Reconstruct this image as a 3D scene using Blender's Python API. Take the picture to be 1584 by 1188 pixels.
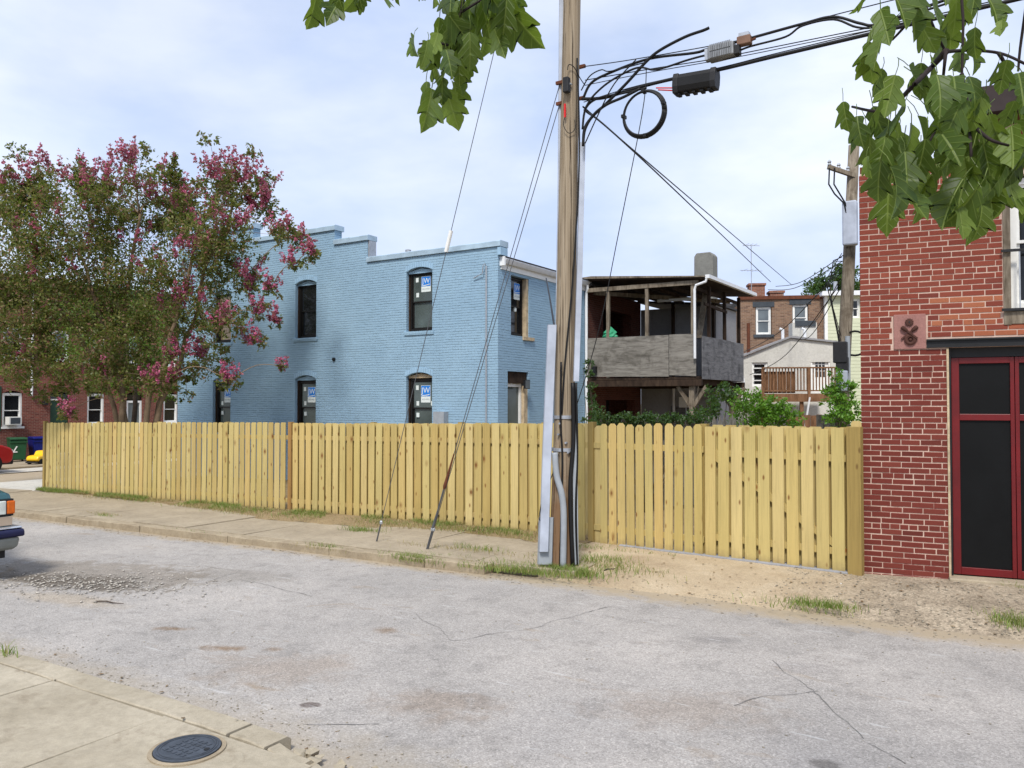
import bpy, math, random
import numpy as np
from mathutils import Vector, Matrix, noise as mnoise
random.seed(7)
for o in list(bpy.data.objects): bpy.data.objects.remove(o)
SC = bpy.context.scene
COL = SC.collection
R = math.radians
# ------------------------------------------------------------------ camera, sky, sun, exposure
# world x runs along the street (right), y goes across it towards the fence, the camera stands on the near pavement
CAM = (0.0, 0.0, 2.13); YAW = R(32); FPX = 1240.0; PITCH = math.atan(28 / FPX)
cam = bpy.data.objects.new('camera', bpy.data.cameras.new('camera')); COL.objects.link(cam)
cam.location = CAM; cam.rotation_euler = (math.pi / 2 + PITCH, 0, YAW)
cam.data.sensor_width = 36; cam.data.lens = 36 * FPX / 1584; cam.data.clip_end = 3000; cam.data.clip_start = .05
SC.camera = cam
SUN_EL, SUN_AZ = R(52), R(-70)          # veiled sun behind the camera
w = bpy.data.worlds.new('World'); SC.world = w; w.use_nodes = True
nt = w.node_tree; nt.nodes.clear()
out = nt.nodes.new('ShaderNodeOutputWorld'); bg = nt.nodes.new('ShaderNodeBackground'); bg.inputs[1].default_value = .1
sky = nt.nodes.new('ShaderNodeTexSky'); sky.sky_type = 'NISHITA'; sky.sun_disc = False
sky.sun_elevation = SUN_EL; sky.sun_rotation = math.pi / 2 - SUN_AZ; sky.air_density = 1.3; sky.dust_density = 1.6; sky.ozone_density = 1.4
tc = nt.nodes.new('ShaderNodeTexCoord'); mp = nt.nodes.new('ShaderNodeMapping'); mp.inputs['Scale'].default_value = (1, 1, 2.4)
nz = nt.nodes.new('ShaderNodeTexNoise'); nz.inputs['Scale'].default_value = 2.1; nz.inputs['Detail'].default_value = 7; nz.inputs['Roughness'].default_value = .52; nz.inputs['Distortion'].default_value = .35
rp = nt.nodes.new('ShaderNodeValToRGB'); rp.color_ramp.elements[0].position = .34; rp.color_ramp.elements[1].position = .62
rp.color_ramp.elements[0].color = (.66, .66, .66, 1); rp.color_ramp.elements[1].color = (.97, .97, .97, 1)
n2 = nt.nodes.new('ShaderNodeTexNoise'); n2.inputs['Scale'].default_value = 3.4; n2.inputs['Detail'].default_value = 5
r2 = nt.nodes.new('ShaderNodeValToRGB'); r2.color_ramp.elements[0].position = .35; r2.color_ramp.elements[1].position = .68
r2.color_ramp.elements[0].color = (4.7, 5.7, 8.2, 1); r2.color_ramp.elements[1].color = (7.3, 7.8, 8.9, 1)
mx = nt.nodes.new('ShaderNodeMix'); mx.data_type = 'RGBA'
L = nt.links.new
L(tc.outputs['Generated'], mp.inputs[0]); L(mp.outputs[0], nz.inputs[0]); L(mp.outputs[0], n2.inputs[0]); L(nz.outputs[0], rp.inputs[0]); L(n2.outputs[0], r2.inputs[0])
L(rp.outputs[0], mx.inputs[0]); L(sky.outputs[0], mx.inputs[6]); L(r2.outputs[0], mx.inputs[7]); L(mx.outputs[2], bg.inputs[0]); L(bg.outputs[0], out.inputs[0])
sl = bpy.data.lights.new('sun', 'SUN'); sl.energy = 2.8; sl.angle = R(12); sl.color = (1, .95, .87)
so = bpy.data.objects.new('sun', sl); COL.objects.link(so)
sd = Vector((math.cos(SUN_EL) * math.cos(SUN_AZ), math.cos(SUN_EL) * math.sin(SUN_AZ), math.sin(SUN_EL)))
so.rotation_euler = (-sd).to_track_quat('-Z', 'Y').to_euler(); so.location = sd * 60
SC.view_settings.view_transform = 'Standard'; SC.view_settings.look = 'None'; SC.view_settings.gamma = 1
SC.view_settings.use_curve_mapping = False; SC.view_settings.exposure = .46
SC.render.engine = 'CYCLES'

# ------------------------------------------------------------------ measuring helpers (photo pixel + true distance -> point)
hf = Vector((-math.sin(YAW), math.cos(YAW), 0)); rt = Vector((math.cos(YAW), math.sin(YAW), 0)); ZZ = Vector((0, 0, 1)); C0 = Vector(CAM)
fw = hf * math.cos(PITCH) + ZZ * math.sin(PITCH); up = -hf * math.sin(PITCH) + ZZ * math.cos(PITCH)
def ray(px, py): return rt * ((px - 792) / FPX) + up * ((594 - py) / FPX) + fw
def D(px, py, d):
    r = ray(px, py); return C0 + r * (d / r.dot(hf))
def hit(px, py, p0, n):
    r = ray(px, py); n = Vector(n); return C0 + r * ((Vector(p0) - C0).dot(n) / r.dot(n))
def onY(px, py, y): return hit(px, py, (0, y, 0), (0, 1, 0))
def onX(px, py, x): return hit(px, py, (x, 0, 0), (1, 0, 0))
def g(x): return .012 * (max(x, -40) + 5) if x < -5 else .004 * (min(x, 15) + 5)
def onG(px, py, dz=0):
    z = 0
    for _ in range(20):
        p = hit(px, py, (0, 0, z + dz), ZZ); z = g(p.x)
    return p
class Fr:
    def __init__(s, o, deg):
        s.o = Vector(o); a = R(deg); s.a = a; s.x = Vector((math.cos(a), math.sin(a), 0)); s.y = Vector((-math.sin(a), math.cos(a), 0))
    def loc(s, p): d = p - s.o; return Vector((d.dot(s.x), d.dot(s.y), d.z))
    def onY(s, px, py, v=0): return s.loc(hit(px, py, s.o + s.y * v, s.y))
    def onX(s, px, py, v=0): return s.loc(hit(px, py, s.o + s.x * v, s.x))
    def w(s, x, y, z=0): return s.o + s.x * x + s.y * y + ZZ * z

# ------------------------------------------------------------------ materials
MATS = {}
def lin(c, k=1.0):
    o = []
    for v in c:
        v = v / 255; o.append((v / 12.92 if v < .04045 else ((v + .055) / 1.055) ** 2.4) * k)
    return tuple(o) + (1,)
class NT:
    def __init__(s, name):
        s.m = bpy.data.materials.new(name); s.m.use_nodes = True; s.t = s.m.node_tree; MATS[name] = s.m
        s.b = s.t.nodes['Principled BSDF']; s.o = s.t.nodes['Material Output']; s.tc = None
    def n(s, t, **k):
        x = s.t.nodes.new('ShaderNode' + t)
        for a, v in k.items():
            if a.startswith('i_'):
                key = a[2:]; x.inputs[int(key) if key.isdigit() else key].default_value = v
            else: setattr(x, a, v)
        return x
    def l(s, a, b): s.t.links.new(a, b)
    def co(s, scale=(1, 1, 1), rand=False):
        c = s.n('TexCoord'); m = s.n('Mapping'); m.inputs['Scale'].default_value = scale; s.l(c.outputs['Object'], m.inputs[0])
        if rand:
            oi = s.n('ObjectInfo'); cb = s.n('CombineXYZ'); mu = s.n('Math', operation='MULTIPLY', i_1=37.0); s.l(oi.outputs['Random'], mu.inputs[0])
            for q in range(3): s.l(mu.outputs[0], cb.inputs[q])
            s.l(cb.outputs[0], m.inputs['Location'])
        return m.outputs[0]
    def noise(s, v, sc, det=4, rough=.55, dist=0):
        x = s.n('TexNoise', i_Scale=sc, i_Detail=det, i_Roughness=rough, i_Distortion=dist); s.l(v, x.inputs['Vector']); return x.outputs['Fac']
    def vor(s, v, sc, out='Distance', feature='F1'):
        x = s.n('TexVoronoi', i_Scale=sc, feature=feature); s.l(v, x.inputs['Vector']); return x.outputs[out]
    def ramp(s, f, stops):
        x = s.n('ValToRGB'); e = x.color_ramp.elements
        while len(e) < len(stops): e.new(.5)
        for q, (p, c) in zip(e, stops):
            q.position = p; q.color = c if isinstance(c, tuple) else (c, c, c, 1)
        s.l(f, x.inputs[0]); return x.outputs[0]
    def mix(s, f, a, b, mode='MIX'):
        x = s.n('Mix', data_type='RGBA', blend_type=mode)
        for v, i in ((f, 0), (a, 6), (b, 7)):
            if hasattr(v, 'links'): s.l(v, x.inputs[i])
            else: x.inputs[i].default_value = v
        return x.outputs[2]
    def math(s, op, a, b=None):
        x = s.n('Math', operation=op)
        for v, i in ((a, 0), (b, 1)):
            if v is None: continue
            if hasattr(v, 'links'): s.l(v, x.inputs[i])
            else: x.inputs[i].default_value = v
        return x.outputs[0]
    def rnd(s):
        oi = s.n('ObjectInfo'); ge = s.n('NewGeometry')
        return s.math('FRACT', s.math('ADD', oi.outputs['Random'], ge.outputs['Random Per Island']))
    def bump(s, h, d=.01, k=.6, n=None):
        x = s.n('Bump', i_Strength=k, i_Distance=d); s.l(h, x.inputs['Height'])
        if n: s.l(n, x.inputs['Normal'])
        s.l(x.outputs[0], s.b.inputs['Normal']); return x.outputs[0]
    def done(s, col, rough=.85, metal=0, spec=.3):
        if hasattr(col, 'links'): s.l(col, s.b.inputs['Base Color'])
        else: s.b.inputs['Base Color'].default_value = col
        if hasattr(rough, 'links'): s.l(rough, s.b.inputs['Roughness'])
        else: s.b.inputs['Roughness'].default_value = rough
        s.b.inputs['Metallic'].default_value = metal; s.b.inputs['Specular IOR Level'].default_value = spec
        return s.m
def plain(name, c, rough=.7, var=.12, sc=6, metal=0, bump=.0, spec=.3, k=1.0, rand=.0):
    t = NT(name); v = t.co(rand=True); f = t.noise(v, sc, 5)
    a = tuple(x * (1 - var) for x in lin(c, k)[:3]) + (1,); b = tuple(x * (1 + var) for x in lin(c, k)[:3]) + (1,)
    col = t.ramp(f, [(.3, a), (.7, b)])
    if rand:
        h = t.n('HueSaturation'); t.l(col, h.inputs['Color']); r = t.rnd()
        t.l(t.math('ADD', t.math('MULTIPLY', r, rand * 2), 1 - rand), h.inputs['Value']); col = h.outputs[0]
    if bump: t.bump(t.noise(v, sc * 6, 4), bump)
    return t.done(col, rough, metal, spec)

def m_asphalt():
    t = NT('asphalt'); v = t.co()
    big = t.noise(v, .55, 6, .6); mid = t.noise(v, 5, 5, .65); st = t.noise(t.co((1, 2.2, 1)), .9, 6, .62, .6)
    c = t.ramp(big, [(.3, lin((150, 146, 141))), (.5, lin((164, 159, 153))), (.72, lin((176, 170, 163)))])
    c = t.mix(.55, c, t.ramp(mid, [(.25, .55), (.5, 1.0), (.8, 1.0)]), 'MULTIPLY')
    ag = t.vor(v, 95, 'Color'); sp = t.n('SeparateColor'); t.l(ag, sp.inputs[0])
    c = t.mix(.52, c, t.ramp(sp.outputs[0], [(0, .45), (.3, .86), (.75, 1.05), (1, 1.6)]), 'MULTIPLY')
    fine = t.noise(v, 260, 2, .7); c = t.mix(.5, c, t.ramp(fine, [(.3, .55), (.7, 1.4)]), 'MULTIPLY')
    c = t.mix(t.ramp(st, [(.63, 0.0), (.73, .55)]), c, lin((140, 120, 92)))          # sandy grime
    st2 = t.noise(t.co((1, 1, 1)), 3.1, 6, .7, .8); c = t.mix(t.ramp(st2, [(.66, 0.0), (.72, .6)]), c, lin((92, 86, 80)))
    tcn = t.n('TexCoord'); en = t.noise(v, 3.5, 7, .7, .5)
    def spot(x, y, rx, ry, rot, col, k, soft=.5, wob=1.6):
        nonlocal c
        m = t.n('Mapping', vector_type='TEXTURE'); m.inputs['Location'].default_value = (x, y, 0); m.inputs['Rotation'].default_value = (0, 0, rot); m.inputs['Scale'].default_value = (rx, ry, 40); t.l(tcn.outputs['Object'], m.inputs[0])
        ln = t.n('VectorMath', operation='LENGTH'); t.l(m.outputs[0], ln.inputs[0]); d = t.math('ADD', ln.outputs['Value'], t.math('MULTIPLY', t.math('SUBTRACT', en, .5), wob)); lc = lin(col); c = t.mix(t.ramp(d, [(.75 - soft * .4, k), (.75 + soft * .4, 0.0)]), c, tuple(min(1.25, q / .33) for q in lc[:3]) + (1,), 'MULTIPLY')
    spot(-10.6, 6.05, 2.5, 1.0, .22, (132, 128, 122), .75, .3, 2.4); spot(-10.2, 5.75, 1.5, .45, .2, (98, 94, 88), .7, .5, 2.6); spot(-9.3, 5.2, 1.1, .28, .12, (160, 152, 138), .6, .9); spot(-8.8, 7.0, 1.1, .5, .15, (130, 128, 124), .5, .4)
    for (x, y, rx, ry, k) in ((-7.12, 5.03, .26, .1, .65), (-6.06, 4.88, .3, .12, .6), (-5.69, 5.05, .12, .09, .5), (-5.24, 6.04, .18, .12, .5), (-3.6, 4.76, .55, .4, .28), (-5.3, 4.7, .9, .5, .22), (-2.0, 5.6, .8, .4, .2)): spot(x, y, rx, ry, .4, (120, 100, 76), k * 1.25, 1.2, 3.2)
    spot(-4.42, 4.26, .1, .06, .5, (84, 76, 74), .8, .4); spot(-2.35, 7.4, .3, .14, .3, (120, 120, 122), .5, .8); spot(-1.5, 7.0, .35, .2, .3, (124, 124, 126), .4, .8); spot(-1.0, 5.2, .12, .09, 0, (84, 82, 80), .6, .5); spot(-.6, 5.3, .09, .07, 0, (84, 82, 80), .6, .5)
    yv = t.n('SeparateXYZ'); t.l(tcn.outputs['Object'], yv.inputs[0]); dk = t.math('ADD', yv.outputs[1], t.math('MULTIPLY', t.math('SUBTRACT', en, .5), .9)); c = t.mix(t.ramp(t.math('SUBTRACT', dk, 8.0), [(.38, 0.0), (.72, .85)]), c, lin((166, 150, 124))); dk2 = t.math('SUBTRACT', 4.6, t.math('ADD', yv.outputs[1], t.math('MULTIPLY', t.math('SUBTRACT', en, .5), 1.1))); c = t.mix(t.ramp(dk2, [(.45, 0.0), (.95, .6)]), c, lin((160, 148, 128)))
    sc_ = t.noise(t.co((2.0, 14, 1)), 1, 4, .6, .4); c = t.mix(t.ramp(sc_, [(.64, 0.0), (.7, .35)]), c, lin((205, 205, 203)))
    t.bump(t.math('ADD', t.math('MULTIPLY', fine, .5), sp.outputs[0]), .004, .7)
    return t.done(c, .9, 0, .25)
def m_concrete(name, ca, cb, dark, sc=1.0):
    t = NT(name); v = t.co()
    f = t.noise(v, 1.3 * sc, 8, .7, .3); c = t.ramp(f, [(.3, lin(ca)), (.65, lin(cb))]); pt = t.noise(v, 13 * sc, 6, .75, .3); c = t.mix(.55, c, t.ramp(pt, [(.32, .72), (.6, 1.08)]), 'MULTIPLY')
    s = t.noise(v, 4.5 * sc, 7, .7, .5); c = t.mix(t.ramp(s, [(.56, 0.0), (.75, .6)]), c, lin(dark))
    fn = t.noise(v, 160, 3, .75); c = t.mix(.55, c, t.ramp(fn, [(.3, .68), (.7, 1.22)]), 'MULTIPLY')
    sp = t.vor(v, 26); c = t.mix(t.ramp(sp, [(.0, .5), (.07, 0.0)]), c, lin((70, 62, 52)))
    t.bump(t.math('ADD', t.math('MULTIPLY', f, 2.0), fn), .006, .6)
    return t.done(c, .9, 0, .25)
def m_dirt(name, ca, cb, cc):
    t = NT(name); v = t.co(); f = t.noise(v, 1.1, 8, .65, .5); c = t.ramp(f, [(.28, lin(ca)), (.5, lin(cb)), (.72, lin(cc))])
    fn = t.noise(v, 120, 4, .8); c = t.mix(.6, c, t.ramp(fn, [(.3, .55), (.7, 1.35)]), 'MULTIPLY')
    vv = t.vor(v, 55, 'Color'); sp = t.n('SeparateColor'); t.l(vv, sp.inputs[0]); c = t.mix(.4, c, t.ramp(sp.outputs[0], [(0, .55), (.5, 1.0), (1, 1.4)]), 'MULTIPLY')
    t.bump(t.math('ADD', f, fn), .012, .8); return t.done(c, .95, 0, .15)
def m_wood_new(name, cols, knot):
    t = NT(name); v = t.co((1, 1, 1), True); r = t.rnd()
    c = t.ramp(r, [(i / (len(cols) - 1), lin(q)) for i, q in enumerate(cols)])
    gr = t.noise(t.co((42, 42, 1.6), True), 1, 5, .6, .7); c = t.mix(.62, c, t.ramp(gr, [(.25, .66), (.5, .98), (.8, 1.14)]), 'MULTIPLY')
    big = t.noise(t.co((3, 3, .8), True), 1, 3); c = t.mix(.5, c, t.ramp(big, [(.3, .78), (.6, 1.05)]), 'MULTIPLY')
    kn = t.vor(t.co((7.5, 7.5, 3.1), True), 1); c = t.mix(t.ramp(kn, [(.06, .85), (.15, .0)]), c, lin(knot))
    vz = t.n('SeparateXYZ'); tc_ = t.n('TexCoord'); t.l(tc_.outputs['Object'], vz.inputs[0]); dn = t.math('ADD', t.math('MULTIPLY', vz.outputs[2], 4.0), t.noise(t.co((9, 9, 9), True), 1, 4)); c = t.mix(t.ramp(dn, [(.35, .6), (1.1, 0.0)]), c, lin((132, 110, 78)))
    kn2 = t.vor(t.co((3.1, 3.1, 1.9), True), 1); c = t.mix(t.ramp(kn2, [(.04, .95), (.09, .4), (.17, .0)]), c, lin(knot))
    t.bump(gr, .004, .5); return t.done(c, .8, 0, .25)
def m_wood_old(name, a, b, d, sc=(1.2, 26, 26)):
    t = NT(name); v = t.co(sc, True); f = t.noise(v, 1, 7, .65, .8); c = t.ramp(f, [(.25, lin(d)), (.5, lin(a)), (.75, lin(b))])
    s = t.noise(t.co((1, 1, 1), True), 1.6, 6, .65, .5); c = t.mix(t.ramp(s, [(.5, 0.0), (.68, .8)]), c, lin(d))
    t.bump(f, .008, .7); return t.done(c, .9, 0, .15)
def m_brick(name, cols, mortar, bw=.2, rh=.0677, ms=.011, var=1.0, paint=False, bumpd=.012, wear=None):
    t = NT(name); tcn = t.n('TexCoord'); s = t.n('SeparateXYZ'); t.l(tcn.outputs['Object'], s.inputs[0])
    cb = t.n('CombineXYZ'); t.l(t.math('ADD', s.outputs[0], s.outputs[1]), cb.inputs[0]); t.l(s.outputs[2], cb.inputs[1])
    wob = t.n('TexNoise', i_Scale=3.0, i_Detail=2.0); t.l(tcn.outputs['Object'], wob.inputs['Vector'])
    ad = t.n('VectorMath', operation='MULTIPLY_ADD'); t.l(wob.outputs['Color'], ad.inputs[0]); ad.inputs[1].default_value = (.012, .012, 0); t.l(cb.outputs[0], ad.inputs[2])
    b = t.n('TexBrick', offset=.5, i_Scale=1.0); b.inputs['Brick Width'].default_value = bw; b.inputs['Row Height'].default_value = rh
    b.inputs['Mortar Size'].default_value = ms * .5; b.inputs['Mortar Smooth'].default_value = .3; b.inputs['Bias'].default_value = 0
    b.inputs['Color1'].default_value = (0, 0, 0, 1); b.inputs['Color2'].default_value = (1, 1, 1, 1); b.inputs['Mortar'].default_value = (.5, .5, .5, 1)
    t.l(ad.outputs[0], b.inputs['Vector']); bc = t.n('SeparateColor'); t.l(b.outputs['Color'], bc.inputs[0])
    v = t.co(); nf = t.noise(v, 9, 5, .65); big = t.noise(v, .5, 5, .6)
    c = t.ramp(bc.outputs[0], [(i / (len(cols) - 1), lin(q)) for i, q in enumerate(cols)])
    c = t.mix(.5 * var, c, t.ramp(nf, [(.25, .72), (.75, 1.2)]), 'MULTIPLY')
    c = t.mix(.6 * var, c, t.ramp(big, [(.3, .78), (.7, 1.12)]), 'MULTIPLY')
    c = t.mix(b.outputs['Fac'], c, lin(mortar))
    if wear:
        wv = t.noise(t.co((1, 1, .55)), 2.2, 7, .72, .4); c = t.mix(t.ramp(wv, [(.6, 0.0), (.68, .7)]), c, lin(wear))
    h = t.math('SUBTRACT', t.math('MULTIPLY', nf, .9), t.math('MULTIPLY', b.outputs['Fac'], 1.2))
    t.bump(h, bumpd, .9); return t.done(c, .75 if paint else .9, 0, .3)
def m_leaf(name, cols, tr=.35, rough=.5, sc=3.0):
    t = NT(name); r = t.rnd(); v = t.co(); f = t.noise(v, sc, 3)
    c = t.ramp(r, [(i / (len(cols) - 1), lin(q)) for i, q in enumerate(cols)])
    c = t.mix(.6, c, t.ramp(f, [(.3, .7), (.7, 1.2)]), 'MULTIPLY')
    t.done(c, rough, 0, .35); tl = t.n('BsdfTranslucent'); t.l(t.mix(.5, c, (.35, .5, .05, 1)), tl.inputs[0]); ms = t.n('MixShader', i_0=tr)
    t.l(t.b.outputs[0], ms.inputs[1]); t.l(tl.outputs[0], ms.inputs[2]); t.l(ms.outputs[0], t.o.inputs[0]); return t.m
def m_brick_piece(name, cols, wear, wf=.62):
    t = NT(name); r = t.rnd(); v = t.co((1, 1, 1), True); c = t.ramp(r, [(i / (len(cols) - 1), lin(q)) for i, q in enumerate(cols)])
    f = t.noise(v, 28, 6, .7); c = t.mix(.6, c, t.ramp(f, [(.25, .65), (.75, 1.25)]), 'MULTIPLY')
    tcw = t.n('NewGeometry'); nn = t.n('TexNoise', i_Scale=7.0, i_Detail=7.0, i_Roughness=.72); t.l(tcw.outputs['Position'], nn.inputs['Vector'])
    c = t.mix(t.ramp(nn.outputs['Fac'], [(wf, 0.0), (wf + .07, .65)]), c, lin(wear))
    t.bump(t.noise(v, 60, 5, .7), .004, .8); return t.done(c, .88, 0, .25)
def m_mortar():
    t = NT('mortar'); v = t.co(); f = t.noise(v, 5, 7, .65); c = t.ramp(f, [(.3, lin((178, 148, 134))), (.7, lin((206, 182, 166)))]); s = t.n('SeparateXYZ'); t.l(v, s.inputs[0])
    a = t.math('ADD', t.noise(v, 3.2, 8, .72, .4), t.math('MULTIPLY', t.math('MAXIMUM', t.math('SUBTRACT', .45, s.outputs[2]), 0.0), .3)); a = t.math('ADD', a, t.math('MULTIPLY', t.math('MAXIMUM', t.math('SUBTRACT', s.outputs[0], .55), 0.0), .16))
    lowm = t.ramp(t.math('MULTIPLY', s.outputs[2], .2), [(.54, 1.0), (.56, 0.0)]); c = t.mix(t.math('MULTIPLY', t.ramp(a, [(.58, 0.0), (.72, .8)]), lowm), c, lin((124, 56, 55)))
    t.bump(t.noise(v, 90, 4), .004, .8); return t.done(c, .92, 0, .2)
def m_blue():
    t = NT('blue_brick'); tcn = t.n('TexCoord'); s = t.n('SeparateXYZ'); t.l(tcn.outputs['Object'], s.inputs[0]); v = t.co(); u = t.math('ADD', s.outputs[0], s.outputs[1])
    wob = t.noise(t.co((1.2, 1.2, 3)), 1.5, 4); zz = t.math('ADD', t.math('DIVIDE', s.outputs[2], .0677), t.math('MULTIPLY', wob, .7)); fr_ = t.math('FRACT', zz); row = t.math('FLOOR', zz)
    gv = t.ramp(fr_, [(.0, 1.0), (.13, 0.0), (.9, 0.0), (1.0, 1.0)]); mask = t.ramp(t.noise(t.co((2.2, 2.2, 7)), 1.6, 6, .7), [(.36, .1), (.62, 1.0)]); gv = t.math('MULTIPLY', gv, mask)
    uu = t.math('ADD', t.math('DIVIDE', u, .205), t.math('MULTIPLY', row, .5)); fu = t.math('FRACT', uu); gu = t.ramp(fu, [(.0, .4), (.04, 0.0), (.97, 0.0), (1.0, .4)])
    nf = t.noise(v, 16, 6, .65); big = t.noise(v, .6, 5, .6); c = t.ramp(big, [(.3, lin((134, 164, 186))), (.7, lin((147, 177, 198)))]); c = t.mix(.35, c, t.ramp(nf, [(.3, .84), (.7, 1.1)]), 'MULTIPLY')
    st = t.noise(t.co((5, 5, .5)), 1, 6, .7, .3); c = t.mix(t.ramp(st, [(.62, 0.0), (.78, .3)]), c, lin((118, 142, 158)))
    chip = t.noise(v, 7, 6, .75); c = t.mix(t.ramp(chip, [(.70, 0.0), (.74, .7)]), c, lin((84, 100, 116)))
    h = t.math('SUBTRACT', t.math('MULTIPLY', nf, .5), t.math('ADD', gv, t.math('MULTIPLY', gu, mask))); t.bump(h, .017, 1.0); return t.done(c, .75, 0, .25)
def m_pole():
    t = NT('pole_wood'); f = t.noise(t.co((30, 30, .7)), 1, 6, .6, .4); c = t.ramp(f, [(.2, lin((112, 98, 80))), (.5, lin((146, 132, 112))), (.8, lin((170, 158, 140)))])
    ck = t.noise(t.co((34, 34, .28)), 1, 5, .62, .9); c = t.mix(t.ramp(ck, [(.36, .95), (.43, 0.0)]), c, lin((52, 40, 30)))
    lo = t.n('SeparateXYZ'); v = t.co(); t.l(v, lo.inputs[0]); ws = t.math('ADD', t.math('MULTIPLY', lo.outputs[2], .28), t.noise(v, 2.5, 5)); c = t.mix(t.ramp(ws, [(.75, .75), (1.15, 0.0)]), c, lin((112, 80, 52)))
    t.bump(t.math('ADD', f, t.math('MULTIPLY', t.ramp(ck, [(.28, 0.0), (.4, 1.0)]), 2.0)), .012, .8); return t.done(c, .92, 0, .15)
def m_maple():
    t = NT('leaf_maple'); r = t.rnd(); cols = [(44, 66, 22), (84, 108, 38), (42, 64, 30), (114, 136, 54), (62, 86, 42)]
    c = t.ramp(r, [(i / 4, lin(q)) for i, q in enumerate(cols)]); v = t.co(); s = t.n('SeparateXYZ'); t.l(v, s.inputs[0]); ax = t.math('ABSOLUTE', s.outputs[0])
    c = t.mix(.6, c, t.ramp(t.noise(v, 5, 5, .65), [(.3, .68), (.7, 1.22)]), 'MULTIPLY')
    vn = t.math('FRACT', t.math('MULTIPLY', t.math('ADD', s.outputs[2], t.math('MULTIPLY', ax, 1.15)), 5.5)); side = t.ramp(vn, [(.0, .5), (.09, .0), (.93, .0), (1.0, .5)]); mid = t.ramp(ax, [(.008, .7), (.022, 0.0)])
    vm = t.mix(1.0, side, mid, 'LIGHTEN'); c2 = t.mix(vm, c, lin((140, 158, 84))); t.bump(vm, .02, .5)
    c2 = t.mix(t.ramp(t.noise(v, 2.2, 4, .7), [(.68, 0.0), (.78, .6)]), c2, lin((128, 104, 52)))
    t.done(c2, .48, 0, .4); tl = t.n('BsdfTranslucent'); t.l(t.mix(.55, c2, (.30, .42, .04, 1)), tl.inputs[0]); ms = t.n('MixShader', i_0=.42); t.l(t.b.outputs[0], ms.inputs[1]); t.l(tl.outputs[0], ms.inputs[2]); t.l(ms.outputs[0], t.o.inputs[0])
m_maple()
m_asphalt()
m_concrete('concrete_near', (150, 140, 120), (180, 170, 150), (112, 98, 78))
m_concrete('concrete_far', (146, 134, 114), (170, 157, 135), (112, 100, 84))
m_concrete('concrete_light', (190, 186, 176), (205, 200, 188), (160, 154, 142))
def m_apron():
    t = NT('apron'); v = t.co(); f = t.noise(v, 1.1, 8, .65, .5); s = t.ramp(f, [(.28, lin((160, 140, 114))), (.5, lin((186, 168, 140))), (.72, lin((200, 184, 158)))])
    q = t.ramp(t.noise(v, 2.0, 8, .7, .4), [(.3, lin((136, 124, 106))), (.5, lin((164, 150, 130))), (.7, lin((184, 170, 148)))])
    sx = t.n('SeparateXYZ'); t.l(v, sx.inputs[0]); mk = t.math('ADD', t.math('MULTIPLY', sx.outputs[0], .35), t.math('ADD', 1.1, t.math('MULTIPLY', f, .6)))
    c = t.mix(t.ramp(mk, [(.55, 0.0), (1.0, 1.0)]), s, q); fn = t.noise(v, 110, 4, .8); c = t.mix(.6, c, t.ramp(fn, [(.3, .55), (.7, 1.35)]), 'MULTIPLY')
    vv = t.vor(v, 48, 'Color'); sp = t.n('SeparateColor'); t.l(vv, sp.inputs[0]); c = t.mix(t.ramp(mk, [(.5, .15), (1.0, .6)]), c, t.ramp(sp.outputs[0], [(0, .5), (.5, 1.0), (1, 1.5)]), 'MULTIPLY')
    t.bump(t.math('ADD', t.math('ADD', f, fn), sp.outputs[0]), .012, .8); return t.done(c, .95, 0, .15)
m_apron()
m_concrete('kerb_stone', (140, 126, 104), (170, 156, 132), (96, 84, 68), 2.5)
m_dirt('sand', (158, 134, 104), (192, 166, 130), (205, 182, 148)); m_dirt('gravel_dirt', (146, 130, 108), (172, 154, 128), (190, 172, 144)); m_dirt('soil', (112, 96, 70), (140, 122, 92), (160, 140, 108)); m_dirt('gravel_bed', (78, 76, 72), (100, 98, 94), (136, 128, 112))
m_dirt('earth', (120, 112, 90), (138, 130, 104), (150, 140, 112))
m_wood_new('pine_board', [(180, 161, 100), (190, 172, 113), (184, 162, 98), (200, 180, 124), (176, 152, 92), (188, 170, 112), (194, 166, 104)], (112, 68, 30))
m_wood_new('pine_rail', [(178, 158, 100), (188, 168, 110)], (132, 84, 36))
m_wood_new('treated_post', [(148, 126, 72), (158, 136, 82), (152, 130, 76)], (104, 80, 44))
m_wood_new('treated_post_brown', [(160, 122, 70), (164, 126, 74)], (104, 74, 40))
m_pole(); m_wood_old('plywood_grey', (126, 122, 115), (148, 144, 136), (74, 70, 64), (2.2, 2.2, 14))
m_wood_old('plywood_dark', (112, 112, 114), (134, 134, 136), (62, 62, 64), (2.2, 2.2, 14)); m_wood_old('old_beam', (122, 112, 98), (150, 140, 124), (70, 60, 48), (14, 14, 2)); m_wood_old('picket_grey', (116, 114, 108), (136, 134, 128), (70, 68, 64), (20, 20, 2))
m_wood_old('deck_wood', (122, 90, 66), (146, 112, 86), (82, 58, 42), (10, 10, 2)); m_wood_old('dark_beam', (58, 46, 38), (76, 62, 50), (30, 24, 20), (10, 10, 2))
m_blue()
m_brick('row_brick', [(98, 52, 46), (122, 68, 58), (110, 58, 50), (136, 78, 66)], (150, 128, 112), .2, .0677, .012)
m_brick('dark_brick', [(84, 46, 38), (102, 58, 48), (92, 50, 42)], (104, 90, 80), .2, .0677, .010)
m_brick('tan_brick', [(118, 92, 74), (144, 114, 92), (130, 102, 82), (108, 82, 68)], (156, 142, 126), .2, .0677, .012)
m_brick('chimney_brick', [(130, 80, 62), (156, 104, 84)], (160, 146, 132), .2, .0677, .014, wear=(170, 160, 146))
m_brick_piece('brick_painted', [(104, 46, 38), (114, 53, 44), (108, 48, 40), (118, 57, 47), (96, 44, 37)], (168, 124, 110), .67)
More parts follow.
